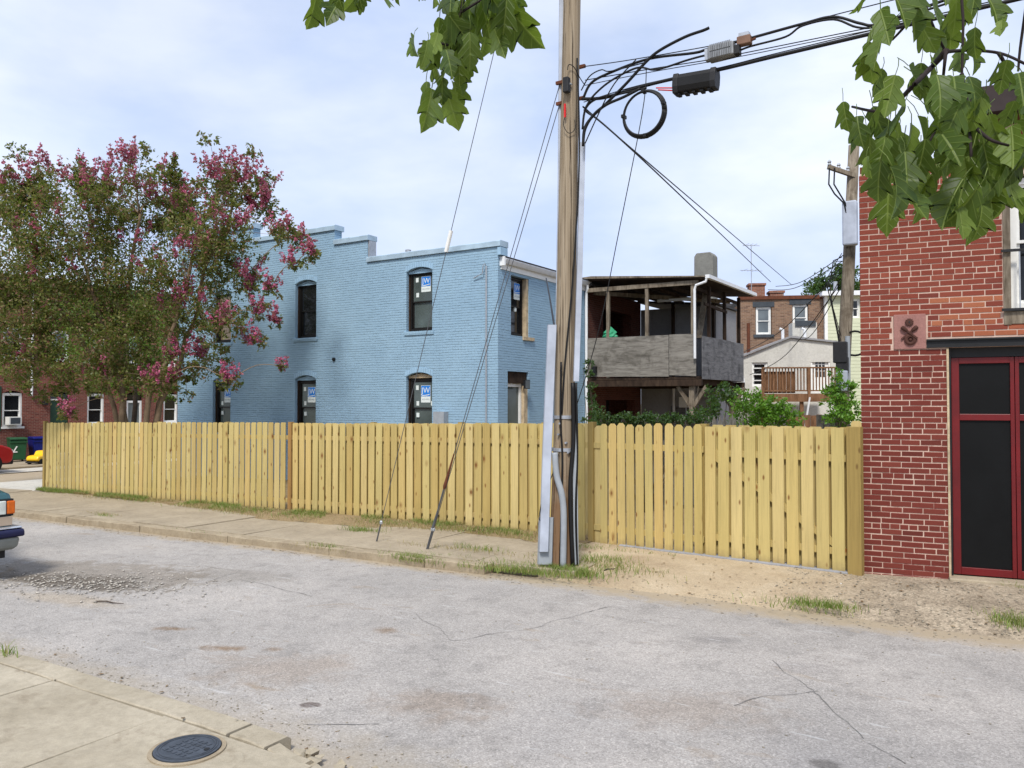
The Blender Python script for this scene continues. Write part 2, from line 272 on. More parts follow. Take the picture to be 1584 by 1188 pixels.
m_brick_piece('brick_red', [(120, 58, 46), (132, 66, 52), (126, 61, 48), (138, 73, 57), (112, 55, 46)], (186, 156, 138), .67)
m_brick_piece('brick_orange', [(152, 88, 62), (162, 100, 72), (144, 78, 56)], (188, 140, 110), .68)
m_mortar()
m_concrete('mortar_grey', (160, 146, 130), (180, 166, 150), (120, 106, 94), 4)
m_concrete('stucco_white', (190, 188, 180), (206, 204, 196), (160, 154, 144)); m_concrete('stucco_grey', (140, 140, 142), (152, 152, 154), (120, 120, 122)); m_concrete('chimney_cement', (112, 112, 108), (136, 136, 130), (76, 76, 72), 2)
m_concrete('brownstone', (146, 104, 98), (158, 116, 108), (124, 88, 82), 3)
plain('blue_paint', (147, 179, 203), .6, .08); plain('coping_blue', (158, 180, 196), .45, .2, 3, spec=.5); plain('white_paint', (226, 226, 222), .5, .05); plain('white_aluminium', (222, 224, 226), .4, .06, spec=.5)
plain('pvc_white', (166, 173, 186), .5, .2, 3, spec=.3); plain('pvc_grey', (148, 154, 160), .5, .1); plain('galvanised', (168, 172, 178), .45, .15, 10, .5); plain('steel_dark', (92, 94, 98), .5, .15, 10, .4); plain('black_rubber', (20, 20, 21), .55, .2); plain('black_metal', (24, 25, 27), .5, .3, 4, spec=.4)
plain('window_black', (26, 24, 23), .45, .2); plain('white_sticker', (214, 222, 220), .5, .05); plain('sticker_blue', (40, 120, 205), .5, .05); plain('sticker_grey', (120, 130, 140), .5, .05); plain('red_frame', (100, 9, 14), .4, .22, 3, spec=.5); plain('black_panel', (7, 8, 9), .5, .5, 2.5, spec=.22)
plain('rust', (96, 56, 38), .85, .3, 12, bump=.003); plain('iron_rust', (72, 44, 36), .8, .25, 12); plain('red_plastic', (200, 40, 40), .5, .05); plain('tar_roof', (66, 66, 68), .9, .2); plain('roof_edge', (52, 44, 44), .8, .2)
plain('bin_green', (36, 78, 50), .5, .12); plain('bin_blue', (16, 28, 104), .45, .12); plain('toy_yellow', (240, 190, 30), .35, .05, spec=.5); plain('car_red', (150, 26, 24), .25, .06, spec=.6); plain('suv_teal', (38, 78, 84), .25, .1, spec=.6); plain('suv_tan', (176, 158, 138), .4, .08); plain('bumper_chrome', (196, 200, 206), .22, .05, metal=.7); plain('bumper_navy', (28, 30, 62), .4, .1); plain('bumper_grey', (136, 140, 136), .5, .1)
plain('tyre', (24, 24, 25), .85, .2); plain('rim', (150, 152, 156), .35, .1, metal=.6); plain('amber', (206, 98, 22), .2, .12, 30, spec=.6); plain('headlight', (206, 212, 206), .12, .18, 8, spec=.8); plain('plastic_dark', (36, 36, 38), .6, .2)
plain('iron_lid', (78, 84, 92), .5, .25, 14, .4, .004); plain('yellow_siding', (232, 212, 148), .7, .05); plain('cream_siding', (196, 200, 172), .7, .06); plain('teal_trim', (60, 66, 72), .6, .15); plain('ac_white', (214, 214, 208), .5, .06); plain('curtain', (168, 166, 160), .9, .15, 9); plain('green_paint', (40, 66, 52), .6, .15)
plain('bark_myrtle', (132, 112, 90), .85, .25, 5, bump=.006); plain('bark_dark', (70, 58, 48), .9, .25, 8, bump=.005); plain('bark_twig', (42, 34, 34), .85, .2, 20); plain('green_plastic', (56, 150, 110), .5, .2, 5); plain('brown_box', (120, 92, 76), .7, .15); plain('pebble', (170, 164, 154), .9, .2, 20, rand=.35); plain('rubble', (150, 142, 126), .9, .2, 10, rand=.25); plain('old_plaster', (176, 158, 130), .95, .3, 8, bump=.01); plain('interior_dark', (46, 46, 46), .9, .2, 3); plain('crack_tar', (120, 117, 114), .9, .25, 10); plain('white_litter', (225, 225, 220), .7, .05); plain('amp_metal', (132, 134, 136), .45, .2, 12, .4)
m_leaf('leaf_myrtle', [(64, 80, 34), (92, 104, 46), (82, 82, 42), (122, 126, 68), (120, 98, 66), (138, 92, 84)], .36); m_leaf('leaf_green', [(70, 100, 34), (92, 124, 44), (112, 142, 60)], .3); m_leaf('leaf_dark', [(40, 66, 30), (56, 84, 36), (48, 74, 40)], .25); m_leaf('leaf_bright', [(84, 128, 34), (104, 150, 48), (72, 116, 34)], .35)
m_leaf('blossom', [(186, 82, 126), (204, 108, 150), (166, 74, 108), (160, 96, 104)], .25); m_leaf('grass', [(92, 116, 50), (114, 138, 62), (128, 142, 76), (160, 146, 98)], .3); m_leaf('straw', [(168, 148, 104), (150, 130, 92), (132, 128, 74), (176, 160, 120)], .2)
m_leaf('dead_leaf', [(110, 84, 56), (132, 104, 70), (92, 72, 50), (150, 126, 90)], .1)
def m_glass(name, c, rough=.06, spec=.5):
    t = NT(name); v = t.co(); f = t.noise(v, 1.2, 3); a = lin(c); c2 = t.ramp(f, [(.3, tuple(x * .7 for x in a[:3]) + (1,)), (.7, tuple(x * 1.3 for x in a[:3]) + (1,))]); return t.done(c2, rough, 0, spec)
m_glass('glass_dark', (26, 28, 30)); m_glass('glass_grey', (76, 86, 84), .12); m_glass('glass_tan', (120, 104, 82), .15); m_glass('glass_pale', (96, 104, 108), .1)
def MM(n): return MATS[n]

# ------------------------------------------------------------------ mesh helpers
def link(o, parent=None):
    COL.objects.link(o)
    if parent: o.parent = parent
    return o
def tag(o, label, cat, group=None, kind=None):
    if label: o['label'] = label
    if cat: o['category'] = cat
    if group: o['group'] = group
    if kind: o['kind'] = kind
    return o
def thing(name, label, cat, loc=(0, 0, 0), rotz=0, group=None):
    o = bpy.data.objects.new(name, None); o.empty_display_size = .2; link(o); o.location = loc; o.rotation_euler = (0, 0, rotz); return tag(o, label, cat, group)
class MB:
    def __init__(s): s.v = []; s.f = []
    def add(s, vs, fs):
        b = len(s.v); s.v += [tuple(q) for q in vs]; s.f += [tuple(i + b for i in q) for q in fs]; return s
    def box(s, x0, x1, y0, y1, z0, z1, M=None):
        vs = [(x, y, z) for z in (z0, z1) for y in (y0, y1) for x in (x0, x1)]
        if M: vs = [M @ Vector(q) for q in vs]
        return s.add(vs, [(0, 2, 3, 1), (4, 5, 7, 6), (0, 1, 5, 4), (1, 3, 7, 5), (3, 2, 6, 7), (2, 0, 4, 6)])
    def bar(s, a, b, w, h, upv=(0, 0, 1)):
        a = Vector(a); b = Vector(b); d = (b - a); l = d.length; d.normalize(); u = Vector(upv); x = d.cross(u)
        if x.length < 1e-4: x = Vector((1, 0, 0))
        x.normalize(); u = x.cross(d); M = Matrix((x, d, u)).transposed().to_4x4(); M.translation = a
        return s.box(-w / 2, w / 2, 0, l, -h / 2, h / 2, M)
    def poly(s, pts): return s.add(pts, [tuple(range(len(pts)))])
    def prism(s, pts, a, b, ax='y'):
        n = len(pts)
        def q(p, t): return {'y': (p[0], t, p[1]), 'x': (t, p[0], p[1]), 'z': (p[0], p[1], t)}[ax]
        vs = [q(p, a) for p in pts] + [q(p, b) for p in pts]
        fs = [tuple(range(n)), tuple(range(2 * n - 1, n - 1, -1))] + [(i, n + i, n + (i + 1) % n, (i + 1) % n) for i in range(n)]
        return s.add(vs, fs)
    def tube(s, pts, rad, n=8, caps=True):
        pts = [Vector(p) for p in pts]; k = len(pts); rad = rad if hasattr(rad, '__len__') else [rad] * k
        vs = []; pu = None
        for i, p in enumerate(pts):
            d = (pts[min(i + 1, k - 1)] - pts[max(i - 1, 0)]).normalized()
            if pu is None: pu = d.orthogonal().normalized()
            x = (pu - d * pu.dot(d)).normalized(); pu = x; y = d.cross(x)
            for j in range(n):
                a = 2 * math.pi * j / n; vs.append(p + (x * math.cos(a) + y * math.sin(a)) * rad[i])
        fs = [(i * n + j, i * n + (j + 1) % n, (i + 1) * n + (j + 1) % n, (i + 1) * n + j) for i in range(k - 1) for j in range(n)]
        if caps: fs += [tuple(range(n - 1, -1, -1)), tuple(range((k - 1) * n, k * n))]
        return s.add(vs, fs)
    def lathe(s, prof, n=20, c=(0, 0, 0), ax='z'):
        vs = []
        for r, z in prof:
            for j in range(n):
                a = 2 * math.pi * j / n; x, y = r * math.cos(a), r * math.sin(a)
                vs.append({'z': (c[0] + x, c[1] + y, c[2] + z), 'x': (c[0] + z, c[1] + x, c[2] + y), 'y': (c[0] + x, c[1] + z, c[2] + y)}[ax])
        k = len(prof); fs = [(i * n + j, i * n + (j + 1) % n, (i + 1) * n + (j + 1) % n, (i + 1) * n + j) for i in range(k - 1) for j in range(n)]
        fs += [tuple(range(n - 1, -1, -1)), tuple(range((k - 1) * n, k * n))]; return s.add(vs, fs)
    def mesh(s, name, mat, smooth=False, fix=True):
        me = bpy.data.meshes.new(name); me.from_pydata(s.v, [], s.f)
        if fix:
            import bmesh
            bm = bmesh.new(); bm.from_mesh(me); bmesh.ops.recalc_face_normals(bm, faces=bm.faces); bm.to_mesh(me); bm.free()
        me.materials.append(MM(mat))
        if smooth: me.polygons.foreach_set('use_smooth', [True] * len(me.polygons))
        me.update(); return me
    def build(s, name, mat, parent=None, smooth=False, bevel=0, fix=True):
        o = link(bpy.data.objects.new(name, s.mesh(name, mat, smooth, fix)), parent)
        if bevel:
            b = o.modifiers.new('bevel', 'BEVEL'); b.width = bevel; b.segments = 2; b.limit_method = 'ANGLE'
        return o
def inst(name, me, parent, loc=(0, 0, 0), rot=(0, 0, 0), sc=(1, 1, 1)):
    o = link(bpy.data.objects.new(name, me), parent); o.location = loc; o.rotation_euler = rot; o.scale = sc; return o
def npmesh(name, V, F, mat, parent=None, kind=None):
    V = np.asarray(V, np.float32); F = np.asarray(F, np.int32); me = bpy.data.meshes.new(name); k = F.shape[1]
    me.vertices.add(len(V)); me.vertices.foreach_set('co', V.ravel()); me.loops.add(F.size); me.loops.foreach_set('vertex_index', F.ravel())
    me.polygons.add(len(F)); me.polygons.foreach_set('loop_start', np.arange(0, F.size, k, dtype=np.int32)); me.polygons.foreach_set('loop_total', np.full(len(F), k, np.int32))
    me.materials.append(MM(mat)); me.update(calc_edges=True); me.validate(); o = link(bpy.data.objects.new(name, me), parent)
    if kind: o['kind'] = kind
    return o
def struct(o): o['kind'] = 'structure'; return o
RNG = np.random.default_rng(11)
def wallmesh(mb, L0, L1, z0, z1, t, ops, ax, c, outward):
    """wall sheet of thickness t with openings; ax 'x': runs along x at y=c; ax 'y': runs along y at x=c. ops: (a,b,za,zb,arch rise)"""
    def P(a, d, z): return (a, c - outward * d, z) if ax == 'x' else (c - outward * d, a, z)
    A = sorted({L0, L1} | {q for o in ops for q in o[:2]}); Zs = sorted({z0, z1} | {q for o in ops for q in o[2:4]})
    A = [a for a in A if L0 <= a <= L1]; Zs = [z for z in Zs if z0 <= z <= z1]
    def inside(a, z): return any(o[0] < a < o[1] and o[2] < z < o[3] for o in ops)
    for a0, a1 in zip(A, A[1:]):
        for za, zb in zip(Zs, Zs[1:]):
            if inside((a0 + a1) / 2, (za + zb) / 2): continue
            for d in (0, t): mb.poly([P(a0, d, za), P(a1, d, za), P(a1, d, zb), P(a0, d, zb)])
    for d0, d1, a, b, za, zb in [(0, t, L0, L0, z0, z1), (0, t, L1, L1, z0, z1)]: mb.poly([P(a, 0, za), P(a, t, za), P(a, t, zb), P(a, 0, zb)])
    mb.poly([P(L0, 0, z1), P(L1, 0, z1), P(L1, t, z1), P(L0, t, z1)])
    for a, b, za, zb, rise in ops:
        for q in (a, b): mb.poly([P(q, 0, za), P(q, t, za), P(q, t, zb), P(q, 0, zb)])
        mb.poly([P(a, 0, za), P(b, 0, za), P(b, t, za), P(a, t, za)]); mb.poly([P(a, 0, zb), P(b, 0, zb), P(b, t, zb), P(a, t, zb)])
        if rise:
            n = 10; arc = [(a + (b - a) * i / n, zb - rise + rise * (1 - (2 * i / n - 1) ** 2)) for i in range(n + 1)]
            for i in range(n):
                (p, q), (p2, q2) = arc[i], arc[i + 1]
                if zb - min(q, q2) > 1e-4: mb.poly([P(p, 0, q), P(p2, 0, q2), P(p2, 0, zb), P(p, 0, zb)] if abs(q - zb) > 1e-5 and abs(q2 - zb) > 1e-5 else ([P(p, 0, q), P(p2, 0, zb), P(p, 0, zb)] if abs(q2 - zb) <= 1e-5 else [P(p, 0, zb), P(p2, 0, q2), P(p2, 0, zb)]))
                mb.poly([P(p, 0, q), P(p2, 0, q2), P(p2, t, q2), P(p, t, q)])
    return mb
#BODY
# ------------------------------------------------------------------ ground, road, pavements
def nz2(x, y, s=1.0, seed=0): return mnoise.noise(Vector((x * s, y * s, seed * 7.3)))
def sheet(name, xs, ys, zf, mat, parent=None, yf=None):
    xs = list(xs); ys = list(ys); V = []; F = []
    for x in xs:
        for y in ys:
            yy = yf(x, y) if yf else y
            V.append((x, yy, zf(x, yy)))
    m = len(ys)
    for i in range(len(xs) - 1):
        for j in range(m - 1): F.append((i * m + j, (i + 1) * m + j, (i + 1) * m + j + 1, i * m + j + 1))
    return npmesh(name, V, F, mat, parent)
def fr(a, b, st):
    n = max(1, int(round((b - a) / st))); return [a + (b - a) * i / n for i in range(n + 1)]
struct(sheet('ground', [-900, -200, -60, -40, -20, -5, 15, 60, 900], [-900, -100, -20, 0, 10, 30, 60, 200, 900], lambda x, y: g(x) - .24, 'earth'))
rz = lambda x, y: g(x) - .10 + .012 * nz2(x, y, .35) + .006 * nz2(x, y, 1.3, 3) - (.02 * max(0, 1 - (8.8 - y) / .5) if y > 8.3 else 0)
struct(sheet('road', fr(-60, -16, 2) + fr(-15.8, 8, .2) + fr(9, 40, 2), fr(3.3, 9.3, .2), rz, 'asphalt'))
struct(sheet('cross_street', fr(-32.1, -25.5, 1.1), fr(-40, 80, 4), lambda x, y: g(x) - .082 if 2.5 < y < 9.5 else g(x) - .098, 'asphalt'))
struct(sheet('gutter_strip', [-31.95, -30.1], fr(-30, 60, 5), lambda x, y: g(x) - .07, 'concrete_light'))
# near pavement with slabs and kerb stones
near = struct(sheet('near_pavement', fr(-40, 20, 2), [-8, -4, 0, 3.2], lambda x, y: g(x) - .11, 'soil'))
def slabs(parent, xs, ys, mat, name='slab', gap=.012, tilt=.006, top=0):
    for x0, x1 in zip(xs, xs[1:]):
        for y0, y1 in zip(ys, ys[1:]):
            a, b, c, d = [random.uniform(-tilt, tilt) for _ in range(4)]; z = lambda x: g(x) + top
            m = MB(); X0, X1, Y0, Y1 = x0 + gap / 2, x1 - gap / 2, y0 + gap / 2, y1 - gap / 2
            m.add([(X0, Y0, z(X0) - .14), (X1, Y0, z(X1) - .14), (X1, Y1, z(X1) - .14), (X0, Y1, z(X0) - .14), (X0, Y0, z(X0) + a), (X1, Y0, z(X1) + b), (X1, Y1, z(X1) + c), (X0, Y1, z(X0) + d)],
                  [(3, 2, 1, 0), (4, 5, 6, 7), (0, 1, 5, 4), (1, 2, 6, 5), (2, 3, 7, 6), (3, 0, 4, 7)]); m.build(name, mat, parent, bevel=.006)
slabs(near, [-13.3, -11.9, -10.5, -9.1, -7.7, -6.3, -4.92, -3.5, -2.1, -.7, .7, 2.1, 3.5], [-1.2, .34, 1.9, 3.415], 'concrete_near', gap=.016)
def kerbstone(parent, x0, x1, y0, y1, mat, rough=.01, top=0.0, dep=.22, seed=0):
    m = MB(); n = max(2, int((x1 - x0) / .12)); V = []
    for i in range(n + 1):
        x = x0 + (x1 - x0) * i / n; e = rough * nz2(x, y0, 4, seed + 1); e2 = rough * nz2(x, y1, 4, seed + 2); zt = g(x) + top + rough * .6 * nz2(x, 0, 5, seed + 5)
        V.append([(x, y0, g(x) - dep), (x, y0 + e, zt - .008), (x, y0 + .008 + e, zt), (x, y1 - .03 + e2, zt), (x, y1 + e2, zt - .025), (x, y1, g(x) - dep)])
    vs = [p for r in V for p in r]; fs = [(i * 6 + j, (i + 1) * 6 + j, (i + 1) * 6 + j + 1, i * 6 + j + 1) for i in range(n) for j in range(5)]
    fs += [(5, 4, 3, 2, 1, 0), tuple(n * 6 + j for j in range(6))]; m.add(vs, fs); return m.build('kerb', mat, parent)
xs = [-13.3, -10.9, -8.6, -6.32, -4.3]
for i, (a, b) in enumerate(zip(xs, xs[1:])): kerbstone(near, a + .006, b - .006, 3.43, 3.66, 'concrete_near', .012, .0, .2, i)
for i, (a, b, y1) in enumerate([(-4.29, -3.95, 3.64), (-3.93, -3.6, 3.55), (-3.6, -2.9, 3.52), (-2.9, -1.2, 3.56)]): kerbstone(near, a, b, 3.43, y1, 'concrete_near', .06, -.01 - .02 * i, .2, 20 + i)
rub = random.Random(3)
for i in range(46):
    x = rub.uniform(-4.1, -2.2); y = 3.52 + abs(rub.gauss(0, .1)); s_ = rub.uniform(.015, .06); V = []
    for q in range(10): v_ = Vector((rub.gauss(0, 1), rub.gauss(0, 1), rub.gauss(0, .7))).normalized(); V.append((v_.x * s_ * rub.uniform(.7, 1.2), v_.y * s_ * rub.uniform(.6, 1), v_.z * s_ * .6))
    import bmesh
    bm_ = bmesh.new(); [bm_.verts.new(v_) for v_ in V]; bmesh.ops.convex_hull(bm_, input=bm_.verts); me_ = bpy.data.meshes.new('rubble_chunk'); bm_.to_mesh(me_); bm_.free(); me_.materials.append(MM('concrete_near')); inst('rubble_chunk', me_, near, (x, y, g(x) - .085 + s_ * .3))
# far pavement
far = struct(sheet('far_pavement', fr(-24.6, -5.2, .97), [8.9, 10, 11.6], lambda x, y: g(x) - .05, 'soil'))
slabs(far, [-25.4, -23.6, -22, -20.4, -18.8, -17.2, -15.6, -14, -12.45, -10.9, -9.35, -7.75, -6.2, -4.7], [9.0, 11.3], 'concrete_far', tilt=.012)
slabs(far, [-25.4, -23.6, -21.95], [11.3, 13.4, 15.5, 17.6, 20, 23, 26], 'concrete_light', tilt=.01)
for i, (a, b) in enumerate([(-25.4, -23), (-23, -20.6), (-20.6, -18.2), (-18.2, -15.8), (-15.8, -13.4), (-13.4, -11), (-11, -8.7), (-8.7, -6.9), (-6.9, -5.9)]): kerbstone(far, a + .008, b - .008, 8.76, 8.99, 'kerb_stone', .03, -.004, .2, 40 + i)
# far side of the cross street
side = struct(sheet('side_pavement', [-36.9, -32.3], fr(-30, 60, 5), lambda x, y: g(x) - .03, 'concrete_far'))
slabs(side, [-36.6, -34.4, -32.35], fr(8, 32, 2), 'concrete_far', tilt=.01)
for i in range(10):
    m = MB().box(-32.35, -32.08, 6 + i * 2.4, 8.39 + i * 2.4, g(-32) - .25, g(-32) + .0); m.build('kerb', 'kerb_stone', side, bevel=.02)
# the lot behind the fence, soil strip along it, sandy apron at the garage
struct(sheet('lot_ground', fr(-23.5, 12, 1.5), fr(11.2, 60, 1.6), lambda x, y: g(x) - .06 + .05 * nz2(x, y, .7, 2), 'soil'))
def edge(x):
    P = [(-23, 11.5), (-21, 11.36), (-17.7, 11.2), (-14, 10.75), (-11.8, 10.4), (-10, 10.55), (-8, 10.85), (-6.6, 10.75), (-5, 10.2)]
    for (a, b), (c, d) in zip(P, P[1:]):
        if a <= x <= c: return b + (d - b) * (x - a) / (c - a)
    return P[0][1] if x < P[0][0] else P[-1][1]
struct(sheet('soil_strip', fr(-22.2, -5.4, .12), [0, .15, .3, .5, .75, 1], lambda x, y: g(x) - .008 + .02 * max(0, nz2(x, y, 3, 4)) + .045 * min(1, max(0, (y - edge(x)) * 2.5)), 'soil', None,
             lambda x, t: (edge(x) + .10 * nz2(x, 0, 2.2, 6) + .05 * nz2(x, 0, 9, 7)) * (1 - t) + 11.9 * t))
def aedge(x): return 8.86 + .12 * nz2(x, 0, 1.1, 11) + .05 * nz2(x, 0, 6, 12) + max(0, -5.0 - x) * 1.2
def az(x, y):
    t = min(1, max(0, (y - 8.75) / 1.5)); t = t * t * (3 - 2 * t); z = (g(x) - .085) * (1 - t) + (g(x) + .03) * t + .012 * nz2(x, y, 2, 8) + .006 * nz2(x, y, 7, 9)
    e = min(1, max(0, (y - aedge(x)) / .3)); return (rz(x, y) - .012) * (1 - e) + z * e
struct(sheet('sandy_apron', fr(-5.9, 9, .1), [i / 24 for i in range(25)], az, 'apron', None, lambda x, t: aedge(x) * (1 - t) + 11.3 * t))
def blob_sheet(name, cx, cy, rx, ry, zf, mat, seed, rot=0, n=48, rough=.35):
    V = [(cx, cy, zf(cx, cy))]; F = []
    rings = [.35, .7, 1]
    for r in rings:
        for i in range(n):
            a = 2 * math.pi * i / n; k = r * (1 + rough * mnoise.noise(Vector((math.cos(a) * 1.6, math.sin(a) * 1.6, seed))) + rough * .35 * mnoise.noise(Vector((math.cos(a) * 6, math.sin(a) * 6, seed))))
            x = k * rx * math.cos(a); y = k * ry * math.sin(a); X = cx + x * math.cos(rot) - y * math.sin(rot); Y = cy + x * math.sin(rot) + y * math.cos(rot); V.append((X, Y, zf(X, Y)))
    F = [(0, 1 + i, 1 + (i + 1) % n) for i in range(n)]
    for q in range(len(rings) - 1):
        for i in range(n):
            a, b = 1 + q * n + i, 1 + q * n + (i + 1) % n; F += [(a, a + n, b + n), (a, b + n, b)]
    return npmesh(name, V, F, mat)
def stones(name, pts, s0, s1, mat, label, cat):
    V = []; F = []; base = np.array([(1, 0, 0), (0, 1, 0), (-1, 0, 0), (0, -1, 0), (0, 0, .7), (0, 0, -.5)]); fc = np.array([(0, 1, 4), (1, 2, 4), (2, 3, 4), (3, 0, 4), (1, 0, 5), (2, 1, 5), (3, 2, 5), (0, 3, 5)])
    for i, (x, y, z) in enumerate(pts):
        a = random.uniform(0, 6.28); s = random.uniform(s0, s1); c, sn = math.cos(a), math.sin(a); q = base * np.array([s, s * random.uniform(.5, .9), s * .5]) * RNG.uniform(.75, 1.25, (6, 1))
        V.append(np.column_stack([q[:, 0] * c - q[:, 1] * sn + x, q[:, 0] * sn + q[:, 1] * c + y, q[:, 2] + z])); F.append(fc + 6 * i)
    o = npmesh(name, np.vstack(V), np.vstack(F), mat); tag(o, label, cat, kind='stuff'); return o
pts = []
for _ in range(750):
    a = random.gauss(0, .8); b = random.gauss(0, .3); x, y = -9.9 + a * .97 - b * .25, 5.75 + a * .25 + b; pts.append((x, y, rz(x, y) + .012))
stones('loose_stones', pts, .008, .028, 'pebble', 'pale loose stones scattered over the dark broken patch of road', 'stones')
pts = []
for _ in range(1500):
    x, y = random.uniform(-2.4, 5), random.uniform(9.0, 10.6); pts.append((x, y, az(x, y) + .008))
for _ in range(350):
    x, y = random.uniform(-6, 0), 8.9 + random.gauss(0, .25); pts.append((x, y, max(az(x, y), rz(x, y)) + .004))
stones('apron_gravel', pts, .004, .02, 'rubble', 'fine gravel lying on the sandy apron before the brick garage', 'gravel')
pts = []
for _ in range(420):
    x = random.uniform(-7.5, -1); y = 3.72 + abs(random.gauss(0, .22)); pts.append((x, y, rz(x, y) + .004))
for _ in range(260):
    x = random.uniform(-18, -6); y = 8.7 - abs(random.gauss(0, .12)); pts.append((x, y, rz(x, y) + .004))
for _ in range(500):
    x, y = random.uniform(-12, 2), random.uniform(3.8, 8.6); pts.append((x, y, rz(x, y) + .003))
stones('road_grit', pts, .004, .013, 'rubble', 'small grit along the kerbs and on the street', 'grit')
def ribbon(name, pts, w, zf, mat, seed=0):
    V = []; F = []; P = []
    for (a, b), (c, d) in zip(pts, pts[1:]):
        n = max(2, int(math.hypot(c - a, d - b) / .06)); P += [(a + (c - a) * i / n, b + (d - b) * i / n) for i in range(n)]
    for i, (x, y) in enumerate(P):
        j = .05 * mnoise.noise(Vector((x * 3, y * 3, seed))) + .02 * mnoise.noise(Vector((x * 14, y * 14, seed))); ww = w * (.5 + abs(mnoise.noise(Vector((x * 5, y * 5, seed + 9)))) * 1.6)
        x2, y2 = P[min(i + 1, len(P) - 1)]; x1, y1 = P[max(i - 1, 0)]; dx, dy = x2 - x1, y2 - y1; l = math.hypot(dx, dy) or 1; nx, ny = -dy / l, dx / l
        for sg in (-1, 1): X, Y = x + nx * (j + sg * ww), y + ny * (j + sg * ww); V.append((X, Y, zf(X, Y)))
    F = [(2 * i, 2 * i + 2, 2 * i + 3, 2 * i + 1) for i in range(len(P) - 1)]; return struct(npmesh(name, V, F, mat))
def gp(*q): return [tuple(onG(a, b, -.1)[:2]) for a, b in q]
for i, q in enumerate([gp((950, 938), (830, 970), (700, 992), (640, 948)), gp((1190, 1022), (1260, 1068), (1310, 1118), (1340, 1150)), gp((1340, 1150), (1420, 1188)), gp((205, 870), (275, 872), (340, 880), (370, 884), (330, 898), (240, 904)), gp((370, 897), (440, 912), (490, 924)), gp((470, 1118), (540, 1122), (600, 1122)), gp((1130, 1090), (1190, 1075), (1280, 1070))]):
    ribbon('road_crack', q, .0035, lambda x, y: rz(x, y) + .0045, 'crack_tar', i)
# meter cover in the near pavement
p = onG(290, 1160); lid = thing('meter_cover', 'round grey cast iron meter cover set in the near pavement', 'manhole cover', (p.x, p.y, g(p.x) + .004))
MB().lathe([(.225, -.03), (.225, .004), (.2, .006), (.2, -.03)], 40).build('rim', 'kerb_stone', lid); MB().lathe([(.195, -.03), (.195, .012), (.19, .014)], 40).build('lid', 'iron_lid', lid)
for r in (.16, .175): MB().lathe([(r - .004, .01), (r - .004, .0175), (r + .004, .0175), (r + .004, .01)], 36).build('ring', 'iron_lid', lid)
m = MB()
for i in range(7):
    for j in range(5):
        if math.hypot(i - 3, (j - 2) * 1.1) < 3: m.box((i - 3) * .042 - .012, (i - 3) * .042 + .012, (j - 2) * .046 - .014, (j - 2) * .046 + .014, .01, .0175)
m.build('raised_pattern', 'iron_lid', lid); MB().lathe([(.018, .01), (.018, .0185), (.01, .0185)], 12, (.13, .04, 0)).build('bolt', 'black_metal', lid)

# ------------------------------------------------------------------ board fences
def board_mesh(name, wd, h, t, ear, mat):
    e = ear; return MB().prism([(-wd / 2, 0), (wd / 2, 0), (wd / 2, h - e), (wd / 2 - e, h), (-wd / 2 + e, h), (-wd / 2, h - e)], 0, t).mesh(name, mat)
bdA = [board_mesh('board', .141, 1.8, .017, e, 'pine_board') for e in (.022, .026, .02)]
bdB = board_mesh('board', .149, 1.8, .018, .042, 'pine_board'); bdG = board_mesh('board', .15, 1.8, .018, .012, 'pine_board')
fa = thing('board_fence', 'long yellow new wooden board fence running along the far pavement', 'fence', (-21.83, 11.5, 0))
LA = 16.15; slope = math.atan2(-.11, 15.3); fa.rotation_euler = (0, 0, slope)
def fz(lx): return g(-21.83 + lx)
posts = [0.02, 2.45, 4.9, 7.35, 9.375, 11.55, 13.6, 15.3]
x = .19; k = 0
def sec(lx): return sum(1 for q in posts if q < lx)
so_ = [random.uniform(-.012, .012) for _ in range(12)]
while x < LA - .05:
    h = 1.80 + so_[sec(x)] + random.uniform(-.006, .006); z0 = fz(x) + .02 + random.uniform(-.01, .01)
    inst('board', bdA[k % 3], fa, (x, -.017, z0), (0, R(random.uniform(-.35, .35)), R(random.uniform(-.6, .6))), (1, 1, (h + fz(x) - z0) / 1.8))
    if x > 9.3:
        xb = x + .093; inst('board', bdA[(k + 1) % 3], fa, (xb, .04, z0), (0, R(random.uniform(-.3, .3)), 0), (1, 1, (h + fz(x) - z0) / 1.8))
    x += (.180 if x < 9.3 else .187) + random.uniform(-.004, .004); k += 1
    if abs(x - 9.42) < .1: x = 9.545
for i, px_ in enumerate(posts):
    z = fz(px_); MB().box(-.045, .045, .0, .09, -.3, 1.815 if i else 1.83).build('post', 'treated_post' if i != 4 else 'treated_post_brown', fa, bevel=.003).location = (px_, (.041 if i else -.03) - (.062 if i == 4 else 0), z)
for a, b in zip(posts, posts[1:] + [LA]):
    for hz in (.22, 1.5):
        o = MB().bar((0, 0, 0), (b - a - .004, 0, fz(b) - fz(a)), .038, .085).build('rail', 'pine_rail', fa, bevel=.002); o.location = (a + .002, .0195, fz(a) + hz)
